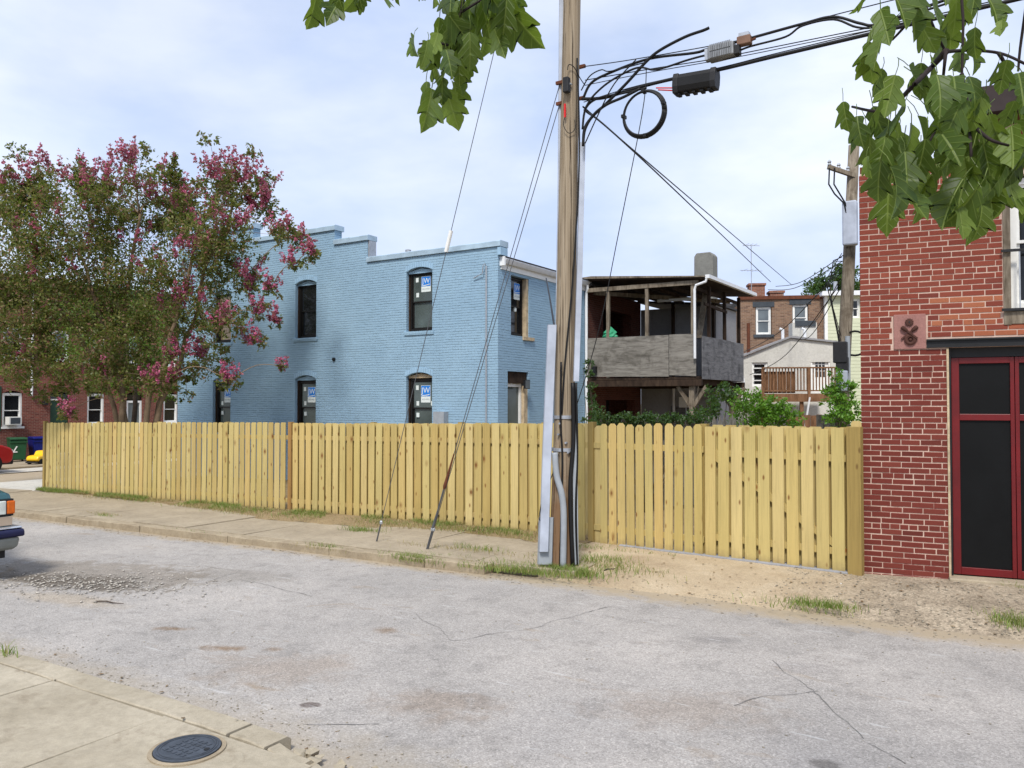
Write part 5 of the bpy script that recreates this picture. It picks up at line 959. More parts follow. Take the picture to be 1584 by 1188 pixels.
for py, dx in ((103, 17), (128, -17), (160, -16), (152, 17)): c = pp(py, dx, 0) - base; MB().box(c.x - .05, c.x + .05, c.y - .02, c.y + .02, c.z - .02, c.z + .02).build('bracket', 'rust', up_)
# ------------------------------------------------------------------ overhead cables (parallel to the street)
YW = 9.33
def ext(pts, x=40.0):
    P = [onY(px, py, YW) for px, py in pts]; a, b = P[-2], P[-1]; d = (b - a); P += [b + d * (q / d.x) for q in (.8, 2.0, 4.5, 9.0)]; return P
def wire(name, label, pts, r, cat='cable', mat='black_rubber', sub=6):
    o = cab(name, pts, r, mat, None, 6, sub); return tag(o, label, cat)
wire('overhead_strand', 'uppermost thin strand running right from the utility pole', ext([(903, 103), (985, 91), (1140, 63), (1240, 36), (1350, 8)]), .006)
wire('overhead_cable', 'black cable carrying the finned amplifier box', ext([(903, 150), (915, 128), (945, 112), (1004, 91), (1073, 82), (1095, 76), (1150, 62), (1241, 37), (1289, 26), (1330, 36), (1356, 38), (1420, 15)]), .017)
wire('overhead_cable', 'second black cable leaving the amplifier towards the maple leaves', ext([(1136, 82), (1160, 72), (1215, 57), (1241, 40), (1289, 30), (1325, 42), (1356, 41), (1420, 20)]), .012)
wire('overhead_cable', 'thick black cable carrying the splice case', ext([(900, 153), (935, 151), (985, 136), (1041, 122), (1116, 107), (1195, 88), (1348, 52)]), .021)
wire('overhead_cable', 'thin messenger wire just above the splice case cable', ext([(903, 158), (985, 133), (1116, 104), (1195, 84), (1348, 47)]), .006)
wire('overhead_cable', 'thin wire passing just under the amplifier box', ext([(905, 124), (1004, 107), (1094, 93), (1141, 84), (1250, 62), (1355, 41)]), .006)
wire('overhead_cable', 'thin middle wire between amplifier and splice case', ext([(905, 132), (1004, 112), (1141, 88), (1250, 66), (1355, 45)]), .005)
wire('looped_cable', 'slack black cable drooping from the strand to the amplifier box', [onY(*q, YW - .05) for q in ((905, 168), (918, 148), (945, 125), (985, 105), (1010, 108), (1030, 104), (1060, 94), (1085, 87), (1096, 85))], .013)
wire('cable_stub', 'cut black cable end sticking up above the other wires', [onY(*q, YW - .04) for q in ((902, 226), (904, 200), (915, 182), (940, 158), (970, 128), (1000, 95), (1022, 77), (1060, 57), (1088, 47), (1097, 43))], .019)
wire('riser_cable', 'black cable curving from the coil down to the pole guard', [onY(*q, YW - .07) for q in ((902, 224), (905, 200), (918, 178), (938, 162), (965, 150), (990, 137))], .019); wire('riser_cable', 'thinner black cable arching above the coil into the pole', [onY(*q, YW - .02) for q in ((901, 200), (906, 168), (925, 152), (960, 145), (1000, 136))], .015)
wire('drop_cable', 'thin black wire slanting from the cable knot to the guard top', [onY(*q, YW - .1) for q in ((905, 222), (925, 178), (950, 130), (984, 92))], .008)
wire('pole_jumper', 'thin looped jumper wire at the pole above the splice cable', [onY(*q, YW - .03) for q in ((899, 140), (912, 118), (930, 108), (945, 110), (1000, 96))], .008)
cl = onY(996, 176, YW - .02); co = thing('cable_coil', 'round coil of black cable hanging beside the utility pole', 'coil', cl)
for k in range(3): MB().tube([(math.cos(a) * (.285 - .012 * k), -.02 * k + .02, math.sin(a) * (.295 - .011 * k)) for a in [2 * math.pi * i / 40 for i in range(41)]], .0155, 7).build('turn', 'black_rubber', co, smooth=True)
for a in (.3, 1.57, 3.1, 4.8): MB().box(math.cos(a) * .272 - .02, math.cos(a) * .272 + .02, -.045, .045, math.sin(a) * .283 - .02, math.sin(a) * .283 + .02).build('tie', 'black_rubber', co)
a, b = onY(1044, 132, YW), onY(1110, 121, YW); sc = thing('splice_case', 'black ribbed splice case hanging on the thick cable', 'splice case', a); d = b - a; L_ = d.length; M = d.to_track_quat('X', 'Z').to_matrix().to_4x4()
def sub(o): o.matrix_local = M; return o
m = MB(); m.prism([(-.07, -.115), (.07, -.115), (.095, -.05), (.095, .05), (.07, .105), (-.07, .105), (-.095, .05), (-.095, -.05)], 0.02, L_ - .02, 'x'); sub(m.build('case', 'black_rubber', sc, bevel=.015))
for q in (0, L_ - .07): m = MB(); m.prism([(-.08, -.125), (.08, -.125), (.105, -.05), (.105, .05), (.078, .115), (-.078, .115), (-.105, .05), (-.105, -.05)], q, q + .07, 'x'); sub(m.build('end_cap', 'plastic_dark', sc, bevel=.01))
for i in range(5): q = .06 + i * (L_ - .14) / 4; sub(MB().box(q - .025, q + .025, -.055, .055, -.145, -.112).build('clasp', 'black_rubber', sc, bevel=.008))
for zz in (.0, .05): cab('red_lead', [onY(1015 + zz * 60, 136 + zz * 60, YW - .03), onY(1041, 136 + zz * 80, YW - .03)], .008, 'red_plastic', sc)
a, b = onY(1097, 85, YW - .03), onY(1137, 75, YW - .03); am = thing('line_amplifier', 'grey finned amplifier housing hanging from the upper cable', 'amplifier', a); d = b - a; L_ = d.length; M = d.to_track_quat('X', 'Z').to_matrix().to_4x4()
sub(MB().box(0, L_, -.075, .075, -.085, .075).build('housing', 'amp_metal', am, bevel=.012))
for i in range(12): q = .04 + i * (L_ - .08) / 11; sub(MB().box(q - .007, q + .007, -.09, -.0755, .005, .082).build('fin', 'amp_metal', am)); sub(MB().box(q - .007, q + .007, -.09, -.0755, -.078, -.01).build('fin', 'amp_metal', am))
sub(MB().box(-.04, 0, -.05, .05, -.07, .06).build('port', 'galvanised', am)); sub(MB().box(L_, L_ + .06, -.05, .05, -.08, .02).build('port', 'plastic_dark', am))
q = onY(1153, 63, YW - .02); bt = thing('splitter_box', 'small brown tap box right of the finned amplifier', 'tap box', q); MB().box(-.09, .07, -.05, .05, -.05, .05).build('body', 'brown_box', bt, bevel=.01); MB().box(-.07, .05, -.04, .04, .051, .09).build('cap', 'galvanised', bt); MB().tube([(.07, 0, -.01), (.12, 0, .0)], .015, 6).build('port', 'rust', bt)
# drops
s0 = pp(165, 20, 0)
wire('service_drop', 'upper service wire falling from the pole to the brick chimneys', [s0, D(1030, 275, 15), D(1225, 441, 35.7)], .011, 'wire', sub=8); wire('service_drop', 'lower service wire falling from the pole to the tan brick house', [pp(170, 22, 0), D(1010, 262, 14.5), D(1192, 436, 35.6)], .013, 'wire', sub=8)
wire('service_drop', 'thin wire hanging from the cable coil past the porch', [onY(1000, 105, YW), onY(993, 178, YW), D(953, 380, 10.4), D(933, 481, 10.4), D(914, 556, 10.45), D(888, 640, 10.48)], .006, 'wire')
wire('service_drop', 'black service wire from the white eave down to the pole', [D(845, 431, 18.55), D(852, 470, 15), D(868, 575, 10.44)], .018, 'wire')
# guy wires
def guy(label, anchor, top, r, ins=None, thick=0):
    a = Vector(anchor); b = Vector(top); t = thing('guy_wire', label, 'guy wire', a, 0, 'guy wires of the utility pole'); d = b - a; L_ = d.length; u = d / L_
    MB().tube([u * .0 - u * .1, u * .32], .012, 8).build('anchor_rod', 'steel_dark', t); MB().tube([u * .3, d], r, 6).build('strand', 'steel_dark', t); MB().lathe([(.012, -.03), (.024, -.015), (.024, .015), (.012, .03)], 10, tuple(u * .32)).build('eye', 'galvanised', t)
    if thick: MB().tube([u * .34, u * .62, u * .95], [.022, .012, .014], 8).build('grip', 'steel_dark', t); MB().tube([u * .95, u * 1.0, u * 1.22, u * 1.5], [.014, .026, .018, .01], 8).build('rusty_clamp', 'rust', t)
    if ins: MB().tube([u * (ins - .16), u * (ins + .16)], .03, 8).build('insulator', 'white_paint', t)
    return t
g1 = Vector((-8.42, 9.5, g(-8.42) + .0)); g2 = Vector((-7.31, 9.34, g(-7.31) + .0))
guy('single long guy wire with white insulator anchored left in the pavement', g1, pax(11.6), .0055, ins=(onX(678, 392, -7.55) - g1).length if False else 4.75); guy('doubled guy wire with rusty clamp anchored nearest the pole, upper strand', g2, pp(128, -16), .0055, thick=1); guy('lower of the two strands meeting at the rusty clamp', g2 + Vector((.012, .01, .0)), pp(160, -16), .0055)
# ------------------------------------------------------------------ pole in the alley
ab = D(1303, 620, 20); ab.z = -.2; at_ = D(1321, 225, 20); ap = thing('alley_pole', 'second wooden pole in the alley behind the brick garage with white box', 'utility pole', ab)
al = lambda px, py, d=20: D(px, py, d) - ab
MB().tube([Vector((0, 0, 0)), al(1303, 600), al(1312, 430), at_ - ab], [.17, .165, .15, .13], 16).build('shaft', 'old_beam', ap, smooth=True)
c = al(1315, 345, 19.75); MB().box(c.x - .17, c.x + .17, c.y - .12, c.y + .12, c.z - .56, c.z + .54).build('white_box', 'pvc_white', ap, bevel=.04)
a, b = al(1281, 258, 19.8), al(1322, 272, 19.9); MB().bar(a, b, .09, .1).build('crossarm', 'old_beam', ap)
for t in (.05, .4, .75): q = a.lerp(b, t); MB().lathe([(.02, .03), (.05, .06), (.03, .1), (.05, .13), (.02, .18)], 10, tuple(q)).build('insulator', 'galvanised', ap)
for k, (x0, x1) in enumerate(((1283, 1309), (1291, 1311))): MB().tube([al(x0, 260, 19.7), al(x0 - 1, 285, 19.7), al(x0 + 8, 300, 19.7), al(x1 - 3, 315, 19.7), al(x1, 330, 19.7)], .02, 6).build('jumper', 'black_rubber', ap)
for (px, py, w, h, mt) in ((1300, 545, .16, .26, 'plastic_dark'), (1303, 565, .14, .2, 'plastic_dark'), (1302, 545 + 0, .1, .5, 'black_rubber'), (1302, 545, .1, .1, 'plastic_dark')): c = al(px, py, 19.7 - .01 * w * 10); MB().box(c.x - w, c.x + w, c.y - .1, c.y + .1, c.z - h, c.z + h).build('equipment_box', mt, ap, bevel=.02) if h < .5 else None
c = al(1302, 546, 19.6); c2 = al(1302, 545 + 0, 19.6); q = al(1303, 544, 19.6); q = al(1302, 545, 19.55); zc = al(1302, 545); MB().box(q.x - .13, q.x + .13, q.y - .09, q.y + .09, q.z - .95, q.z - .45).build('meter_cabinet', 'pvc_white', ap, bevel=.02)
MB().tube([al(1311, 520, 19.8), al(1312, 600, 19.8)], .06, 8).build('conduit', 'pvc_grey', ap)
c = al(1322, 500, 19.8); MB().tube([c + Vector((math.cos(a) * .3, 0, math.sin(a) * .3 - .5)) for a in [2 * math.pi * i / 24 for i in range(25)]], .025, 6).build('coil', 'black_rubber', ap)
ends = [(1200, 443, 35), (1188, 448, 35.5), (1150, 545, 30), (1215, 470, 35.6), (1236, 505, 33), (1160, 580, 30), (1223, 523, 31)]
txt = ['topmost', 'second from top', 'third from top', 'fourth from top', 'fifth from top', 'sixth from top', 'lowest']
for i, (px, py, d) in enumerate(ends):
    s = D(1304 - i, 395 + i * 9, 20); e = D(px, py, d); mid = s.lerp(e, .5) - Vector((0, 0, .25 + .05 * i)); wire('alley_wire', txt[i] + ' of the alley pole wires reaching left to the houses', [s, mid, e], .012, 'wire', sub=8)['group'] = 'wires from the alley pole'
for i in range(5):
    random.seed(30 + i); a = D(1302, 392 + i * 6, 19.9); P = [a] + [D(1300 - q * 7 + random.uniform(-4, 4), 395 + q * 14 + random.uniform(-8, 8), 19.7) for q in range(1, 4)] + [D(1301, 520 + 8 * i, 19.8)]
    o = MB().tube([p - ab for p in P], .01, 5).build('loose_wire', 'black_rubber', ap)
random.seed(99)
# ------------------------------------------------------------------ foliage
def leaf_quads(P, size, rng, up_bias=0.0, aspect=.5):
    n = len(P); d = rng.normal(size=(n, 3)); d[:, 2] -= up_bias; d /= np.linalg.norm(d, axis=1)[:, None]; e = rng.normal(size=(n, 3)); e -= d * (e * d).sum(1)[:, None]; e /= np.linalg.norm(e, axis=1)[:, None]
    s = size * rng.uniform(.65, 1.35, (n, 1)); nrm = np.cross(d, e); V = np.empty((n, 4, 3)); V[:, 0] = P; V[:, 1] = P + d * s * .5 + e * s * aspect * .5 + nrm * s * .08; V[:, 2] = P + d * s; V[:, 3] = P + d * s * .5 - e * s * aspect * .5 + nrm * s * .08
    return V.reshape(-1, 3), np.arange(n * 4).reshape(n, 4)
def clump_points(c, r, n, rng, flat=.8, ns=None):
    """leaf positions gathered in small sprays around c"""
    ns = ns or max(4, n // 14); dirs = rng.normal(size=(ns, 3)); dirs /= np.linalg.norm(dirs, axis=1)[:, None]; rad = r * rng.uniform(.25, 1.12, (ns, 1)) ** .7; C = np.array(c) + dirs * rad * np.array([1, 1, flat])
    idx = rng.integers(0, ns, n); t = rng.uniform(-.2, 1, (n, 1)); tw = dirs[idx] * t * r * .38; return C[idx] + tw + rng.normal(size=(n, 3)) * r * .085, C
def crown(name, blobs, size, mat, parent, rng, dens, flat=.85, off=(0, 0, 0), up_bias=.3, aspect=.5):
    P = [clump_points(c, r, max(12, int(dens * r * r * k)), rng, flat)[0] for c, r, k in blobs]; P = np.vstack(P) - np.array(off); V, F = leaf_quads(P, size, rng, up_bias, aspect); return npmesh(name, V, F, mat, parent)
def limb(parent, pts, r0, r1, mat, name='branch', wob=.0, n=7, o=Vector((0, 0, 0))):
    P = [Vector(p) for p in pts]; Q = []
    for i in range(len(P) - 1):
        p0, p1, p2, p3 = P[max(i - 1, 0)], P[i], P[i + 1], P[min(i + 2, len(P) - 1)]
        for k in range(5): t = k / 5; Q.append(.5 * ((2 * p1) + (-p0 + p2) * t + (2 * p0 - 5 * p1 + 4 * p2 - p3) * t * t + (-p0 + 3 * p1 - 3 * p2 + p3) * t ** 3))
    Q.append(P[-1]); m = len(Q); Q = [q + Vector((mnoise.noise(q * 1.7), mnoise.noise(q * 1.7 + Vector((9, 0, 0))), 0)) * wob * min(1, 4 * i / m) - o for i, q in enumerate(Q)]
    return MB().tube(Q, [r0 + (r1 - r0) * (i / (m - 1)) ** .8 for i in range(m)], n).build(name, mat, parent, smooth=True)
# crape myrtle
TD = 21.3; tb0 = D(212, 700, TD + .3); tb0.z = g(tb0.x) - .05
my = thing('crape_myrtle', 'large many stemmed flowering tree with pink blossoms behind the fence', 'tree', tb0)
rng = np.random.default_rng(4); random.seed(4)
stems = []
for pts, r in (([(200, 690), (188, 620), (175, 560), (150, 470), (125, 390)], .1), ([(205, 690), (190, 600), (185, 540), (200, 440), (215, 330)], .085), ([(218, 690), (232, 610), (255, 560), (285, 450), (310, 340)], .09), ([(225, 690), (245, 640), (268, 580), (292, 520), (320, 420), (360, 320)], .105), ([(195, 690), (170, 600), (120, 520), (60, 430), (20, 350)], .075)):
    P = [D(px, py, TD + .3 + random.uniform(-.7, .3) * min(1, (690 - py) / 120)) for px, py in pts]; P[0] = Vector((P[0].x, P[0].y, tb0.z)); limb(my, P, r, .035, 'bark_myrtle', 'trunk', .12, 10, tb0); stems.append(P)
BL = [(30, 300, 42), (72, 290, 46), (20, 380, 60), (100, 350, 62), (160, 305, 50), (212, 268, 40), (245, 320, 50), (200, 400, 75), (120, 450, 78), (40, 470, 62), (300, 340, 52), (342, 285, 42), (385, 290, 38), (408, 322, 24), (350, 360, 46), (290, 430, 66), (220, 500, 66), (140, 540, 56), (50, 550, 46), (438, 358, 20), (466, 368, 16), (482, 392, 14), (458, 408, 12), (380, 430, 22), (420, 445, 12), (400, 482, 15), (396, 528, 14), (350, 500, 24), (325, 558, 26), (358, 590, 14), (285, 560, 32), (250, 590, 24), (105, 595, 26), (103, 640, 13), (437, 567, 6), (430, 495, 8), (310, 480, 40), (-40, 330, 70), (-50, 450, 80), (5, 560, 40), (20, 520, 40), (170, 590, 28), (232, 585, 18), (388, 448, 14), (60, 400, 50), (330, 395, 40)]
blobs = []; flw = []; nodes = [p for st in stems for p in st[1:]]; trunkc = sum(nodes, Vector()) / len(nodes)
CB = []
for px, py, rp in BL: dep = TD + random.uniform(-1.2, .9) - (.8 if px > 330 else 0); CB.append((D(px, py, dep), rp * dep / 1240, px, py, rp))
CB.sort(key=lambda q: min((q[0] - n).length for n in nodes))
for c, r, px, py, rp in CB:
    blobs.append((c, r * (.86 if py < 345 else 1), 1.0 if rp > 25 else 1.9))
    if rp > 20: blobs.append((c + hf * random.uniform(.5, 1.4) * (1 if px < 300 else .2), r * .8, .45))
    s = min(nodes, key=lambda p: (p - c).length + (1.2 if p.z > c.z + .5 else 0)); m_ = s.lerp(c, .5) + Vector((0, 0, .16 * (s - c).length + .05 * random.random())); nodes.append(c)
    limb(my, [s, m_, c], .03 if rp > 25 else .014, .007, 'bark_myrtle', 'branch', .12, 5, tb0)
    for q in range(6 if rp > 25 else 4): e = c + Vector(rng.normal(size=3)) * r * .7; limb(my, [c.lerp(m_, .25), c.lerp(e, .5) + Vector((0, 0, .04)), e], .01, .003, 'bark_myrtle', 'twig', .05, 4, tb0); blobs.append((e, r * .3, 2.0))
    nf = int(6 + rp / 5) if py < 345 and px > 60 else (int(3 + rp / 7) if rp <= 26 or px > 230 else (4 if py < 480 and px > 60 else 1))
    for q in range(nf):                                # upright panicles at the branch tips
        v = Vector(rng.normal(size=3)); v.normalize(); v.z = abs(v.z) * .9 + .15; v -= hf * .5; v.normalize(); e = c + v * r * random.uniform(.8, 1.1); ax_d = (v * .6 + Vector((0, 0, .6))).normalized(); k_ = random.uniform(.7, 1.3)
        for w_, (t_, rr_) in enumerate(((-.1, .07), (0, .085), (.09, .075), (.18, .055), (.26, .035))): flw.append((e + ax_d * t_ * k_ + Vector(rng.normal(size=3)) * .02, rr_ * k_, 1.0))
for i in range(12):                                   # upright shoots above the crown
    px, py = random.choice([(60, 262), (75, 250), (125, 245), (130, 262), (165, 262), (40, 270), (215, 240), (262, 240), (205, 238), (350, 255), (375, 258), (400, 262)]); px += random.uniform(-8, 8); c = D(px, py, TD); blobs += [(c - Vector((0, 0, .13 * q)), .06 + .03 * q, 2.2) for q in range(6)]; e = D(px + random.uniform(-8, 8), py + 50, TD); limb(my, [e, c], .012, .004, 'bark_myrtle', 'twig', .03, 4, tb0); flw.append((c + Vector((0, 0, .0)), .07, .8))
crown('leaves', blobs, .088, 'leaf_myrtle', my, rng, 1750, .85, tb0)['kind'] = 'stuff'; crown('blossoms', flw, .05, 'blossom', my, rng, 5200, 1.0, tb0, 0, .9)['kind'] = 'stuff'
# street tree behind it, garden tree on the right, far tree
def tree(label, base, blobs, size, mat, dens, bark='bark_dark', trunk=.12, seed=1):
    t = thing('tree', label, 'tree', base); rng = np.random.default_rng(seed); top = blobs[0][0]; limb(t, [base, base.lerp(Vector((base.x, base.y, top.z)), .5) + Vector((.1, 0, 0)), top], trunk, .03, bark, 'trunk', .1, 8, base)
    for c, r, k in blobs[1:]: s = base.lerp(top, .45 + .3 * ((c.z - base.z) / max(.1, top.z - base.z)) * .8 if c.z < top.z else .7); limb(t, [s, s.lerp(c, .5) + Vector((0, 0, .15)), c], .04, .01, bark, 'branch', .1, 5, base)
    crown('leaves', blobs, size, mat, t, rng, dens, .85, base)['kind'] = 'stuff'; return t
random.seed(8); b = D(170, 700, 27.0); b = Vector((-24.6, b.y, g(-24.6)))
tree('bright green street tree showing through the flowering tree', b, [(D(px, py, 28 + random.uniform(-.8, .8)), r * 28 / 1240, 1) for px, py, r in ((180, 470, 50), (120, 500, 45), (220, 520, 45), (150, 560, 40), (255, 560, 40), (200, 590, 30), (270, 610, 22), (100, 560, 25))], .11, 'leaf_green', 1500, seed=5)
b = D(1290, 700, 60); b.z = -.5
tree('dark green tree rising behind the far roofs', b, [(D(px, py, 60), r * 60 / 1240, 1) for px, py, r in ((1285, 440, 24), (1262, 452, 18), (1310, 435, 26), (1335, 450, 24), (1272, 440, 14), (1300, 424, 14))], .3, 'leaf_dark', 500, trunk=.25, seed=6)
def bush(name, label, cat, base, blobs, size, mat, dens, seed, bark='bark_dark', aspect=.5, group=None):
    t = thing(name, label, cat, base, 0, group); rng = np.random.default_rng(seed)
    for c, r, k in blobs: limb(t, [base + Vector((random.uniform(-.1, .1), random.uniform(-.1, .1), 0)), base.lerp(c, .55) + Vector((random.uniform(-.1, .1), 0, .1)), c], .015, .005, bark, 'stem', .04, 5, base)
    crown('leaves', blobs, size, mat, t, rng, dens, .9, base, .2, aspect)['kind'] = 'stuff'; return t
def bl(d, L_): return [(D(px, py, d + random.uniform(-.3, .3)), r * d / 1240, k) for px, py, r, k in L_]
def gb(px, d): p = D(px, 700, d); p.z = g(p.x) - .05; return p
bush('shrub', 'bright green feathery shrub behind the gate', 'shrub', gb(1180, 17.6), bl(17.6, [(1150, 640, 22, 1), (1175, 622, 20, 1), (1200, 640, 24, 1), (1225, 648, 16, 1), (1145, 612, 12, .8), (1185, 650, 24, 1), (1215, 628, 12, .8)]), .07, 'leaf_bright', 8000, 2)
bush('shrub', 'dark leafy vine bush under the corner of the wooden porch', 'shrub', gb(1110, 19), bl(19, [(1115, 615, 18, 1), (1100, 635, 16, 1), (1125, 600, 14, 1), (1085, 645, 12, 1), (1140, 625, 14, 1)]), .1, 'leaf_dark', 3600, 3)
HB = []
for px in range(918, 1090, 9):
    d_ = 15.3 + (px - 912) / 238 * 2.0; py_ = 650 + random.uniform(-4, 3); HB.append((D(px, py_, d_), random.uniform(8, 12) * d_ / 1240, 1))
bush('hedge', 'low dark green hedge climbing over the grey picket fence', 'hedge', gb(1000, 16.1), HB, .06, 'leaf_dark', 9000, 4)
bush('ivy', 'ivy climbing beside the white downspout between blue house and porch', 'ivy', gb(912, 20.9), bl(20.9, [(913, 560, 7, 1), (911, 580, 7, 1), (913, 600, 9, 1), (916, 618, 10, 1), (921, 635, 11, 1), (912, 650, 11, 1), (925, 650, 8, 1), (903, 572, 5, 1)]), .07, 'leaf_dark', 7000, 5)
bush('vine', 'green vine growing up the alley pole', 'vine', gb(1298, 19.3), bl(19.3, [(1295, 580, 10, 1), (1300, 600, 16, 1), (1290, 615, 16, 1), (1305, 625, 18, 1), (1298, 645, 20, 1), (1316, 600, 10, .8), (1318, 640, 12, .8)]), .09, 'leaf_bright', 5000, 6)
# grass, weeds, straw
def blades(name, spots, mat, label, cat, hgt, wid, seed):
    rng = np.random.default_rng(seed); P = np.array(spots); n = len(P); a = rng.uniform(0, 6.283, n); h = hgt * rng.uniform(.4, 1.25, n); ln = h * rng.uniform(.15, .95, n); b = rng.uniform(0, 6.283, n); w = wid * rng.uniform(.6, 1.4, n)
    dx, dy = np.cos(a), np.sin(a); ex, ey = np.cos(b), np.sin(b); V = np.zeros((n, 6, 3))
    for i, (t, k) in enumerate(((0, 1), (.55, .75), (1, .12))):
        cx_ = P[:, 0] + dx * ln * t * t; cy_ = P[:, 1] + dy * ln * t * t; cz_ = P[:, 2] + h * (t - .25 * t * t)
        for j, s in enumerate((-1, 1)): V[:, i * 2 + j] = np.column_stack([cx_ + s * ex * w * k / 2, cy_ + s * ey * w * k / 2, cz_])
    F = (np.arange(n) * 6)[:, None, None] + np.array([(0, 1, 3, 2), (2, 3, 5, 4)]); o = npmesh(name, V.reshape(-1, 3), F.reshape(-1, 4), mat); tag(o, label, cat, kind='stuff')
def strip(n, x0, x1, yf, zf, thr=-.1, s=1.2, seed=0):
    o = []
    while len(o) < n:
        x = random.uniform(x0, x1); y = yf(x)
        if mnoise.noise(Vector((x * s, y * s, seed))) > thr: o.append((x, y, zf(x, y)))
    return o
random.seed(21)
gz = lambda x, y: g(x) + .02
blades('grass', strip(7500, -21.8, -6.2, lambda x: 11.42 - abs(random.gauss(0, .22)) * (.5 + min(1, (11.5 - edge(x)))), gz, .02, .9, 3), 'grass', 'patchy green grass growing along the foot of the long fence', 'grass', .115, .008, 1)
blades('dry_grass', strip(10000, -21.8, -5.8, lambda x: max(edge(x) - .05, 11.42 - abs(random.gauss(0, .38))), gz, -.12, .8, 9), 'straw', 'dry straw coloured grass on the soil strip before the fence', 'dry grass', .07, .007, 2)
def tuft(px, py, n, sx, sy, dz=0): p = onG(px, py, dz); return [(p.x + random.gauss(0, sx), p.y + random.gauss(0, sy), p.z) for _ in range(n)]
tz = []
for a in ((820, 880, 260, .5, .08, -.04), (930, 880, 260, .45, .14, -.03), (640, 866, 200, .3, .05, -.05), (645, 867, 260, .16, .06, -.05), (690, 865, 120, .3, .06, -.05), (765, 882, 240, .3, .07, -.05), (830, 888, 420, .34, .07, -.05), (890, 888, 460, .22, .08, -.05), (870, 882, 260, .2, .06, -.03), (930, 868, 320, .24, .12, 0), (905, 850, 160, .2, .1, 0), (560, 822, 260, .22, .06, 0), (600, 812, 300, .4, .07, 0), (700, 805, 200, .2, .05, 0), (735, 850, 120, .25, .05, 0), (1265, 938, 420, .2, .06, -.05), (1575, 965, 380, .13, .13, -.05), (1240, 945, 60, .3, .04, -.05), (505, 848, 90, .2, .03, -.03), (160, 800, 80, .2, .04, -.03), (300, 826, 40, .3, .03, -.05), (1575, 912, 40, .1, .04, 0), (10, 1012, 40, .1, .03, 0), (650, 872, 60, .4, .03, -.08), (985, 858, 60, .4, .05, 0)): tz += tuft(*a)
blades('weeds', tz, 'grass', 'green weed tufts at the kerb, the pole foot and the road edge', 'weeds', .115, .0075, 3)
wz = []
for a in ((160, 797, 160, .3, .05, -.02), (500, 850, 80, .3, .04, -.04), (900, 872, 420, .5, .14, -.02), (980, 850, 120, .3, .06, 0), (150, 770, 260, .8, .1, 0), (700, 850, 200, .6, .06, 0)): wz += tuft(*a)
blades('dead_weeds', wz, 'straw', 'dead straw weeds along the kerb and around the pole', 'dead weeds', .08, .006, 4)
ll = []
for _ in range(900):
    x = random.uniform(-21, -5.4) if random.random() < .7 else random.uniform(-5.4, 1.5); y = 11.4 - abs(random.gauss(0, .45)) if x < -5.4 else random.uniform(8.9, 10.5); ll.append((x, y, (g(x) + .035) if x < -5.4 else az(x, y) + .012))
for _ in range(220): x = random.uniform(-18, -5); y = 8.66 - abs(random.gauss(0, .1)); ll.append((x, y, rz(x, y) + .008))
for _ in range(70): x = random.uniform(-8, -1.5); y = random.uniform(3.5, 4.0) if random.random() < .6 else random.uniform(1.9, 3.5); ll.append((x, y, (g(x) if y < 3.6 else rz(x, y)) + .012))
V_, F_ = leaf_quads(np.array(ll), .045, np.random.default_rng(77), 0, .6); V_ = V_.reshape(-1, 4, 3); V_[:, :, 2] = np.array(ll)[:, None, 2] + (V_[:, :, 2] - np.array(ll)[:, None, 2]) * .2; tag(npmesh('leaf_litter', V_.reshape(-1, 3), F_, 'dead_leaf'), 'dry brown leaf litter along the fence foot, kerbs and apron', 'leaf litter', kind='stuff')
def stick(px, py, L_, ang, r, mat, label, dz=-.09):
    p = onG(px, py, dz); p.z = max(p.z, rz(p.x, p.y) + r) if p.y < 8.7 else p.z + .02; o = MB().tube([(0, 0, 0), (L_ * .35, .02, .006), (L_ * .7, -.012, .004), (L_, .015, 0)], [r, r, r * .8, r * .4], 6).build('stick', mat); o.location = p; o.rotation_euler = (0, 0, ang); tag(o, label, 'stick')
stick(148, 930, .38, .25, .008, 'bark_dark', 'thin dark stick lying on the road before the gravel patch'); stick(722, 818, .5, -.1, .012, 'bark_dark', 'dark stick on the soil strip left of the pole', 0); stick(715, 822, .35, .2, .009, 'bark_dark', 'short twig beside the dark stick on the soil strip', 0); stick(935, 885, .2, 1.2, .008, 'bark_twig', 'small twig in the weeds right of the pole', 0)
def litter(px, py, s, label, dz=-.04):
    p = onG(px, py, dz); V = [(random.uniform(-s, s), random.uniform(-s, s) * .7, random.uniform(0, s * .8)) for _ in range(9)]; m = MB().add(V, [(0, 1, 2), (2, 3, 4), (4, 5, 6), (6, 7, 8), (1, 3, 5), (0, 4, 7), (2, 6, 8)]); o = m.build('paper_scrap', 'white_litter', fix=False); o.location = p; tag(o, label, 'litter')
litter(804, 875, .05, 'crumpled white paper scrap in the grass left of the pole foot'); litter(742, 882, .06, 'flattened white scrap at the road edge left of the pole', -.09); litter(1300, 905, .03, 'tiny white scrap on the apron before the brick pier', 0)
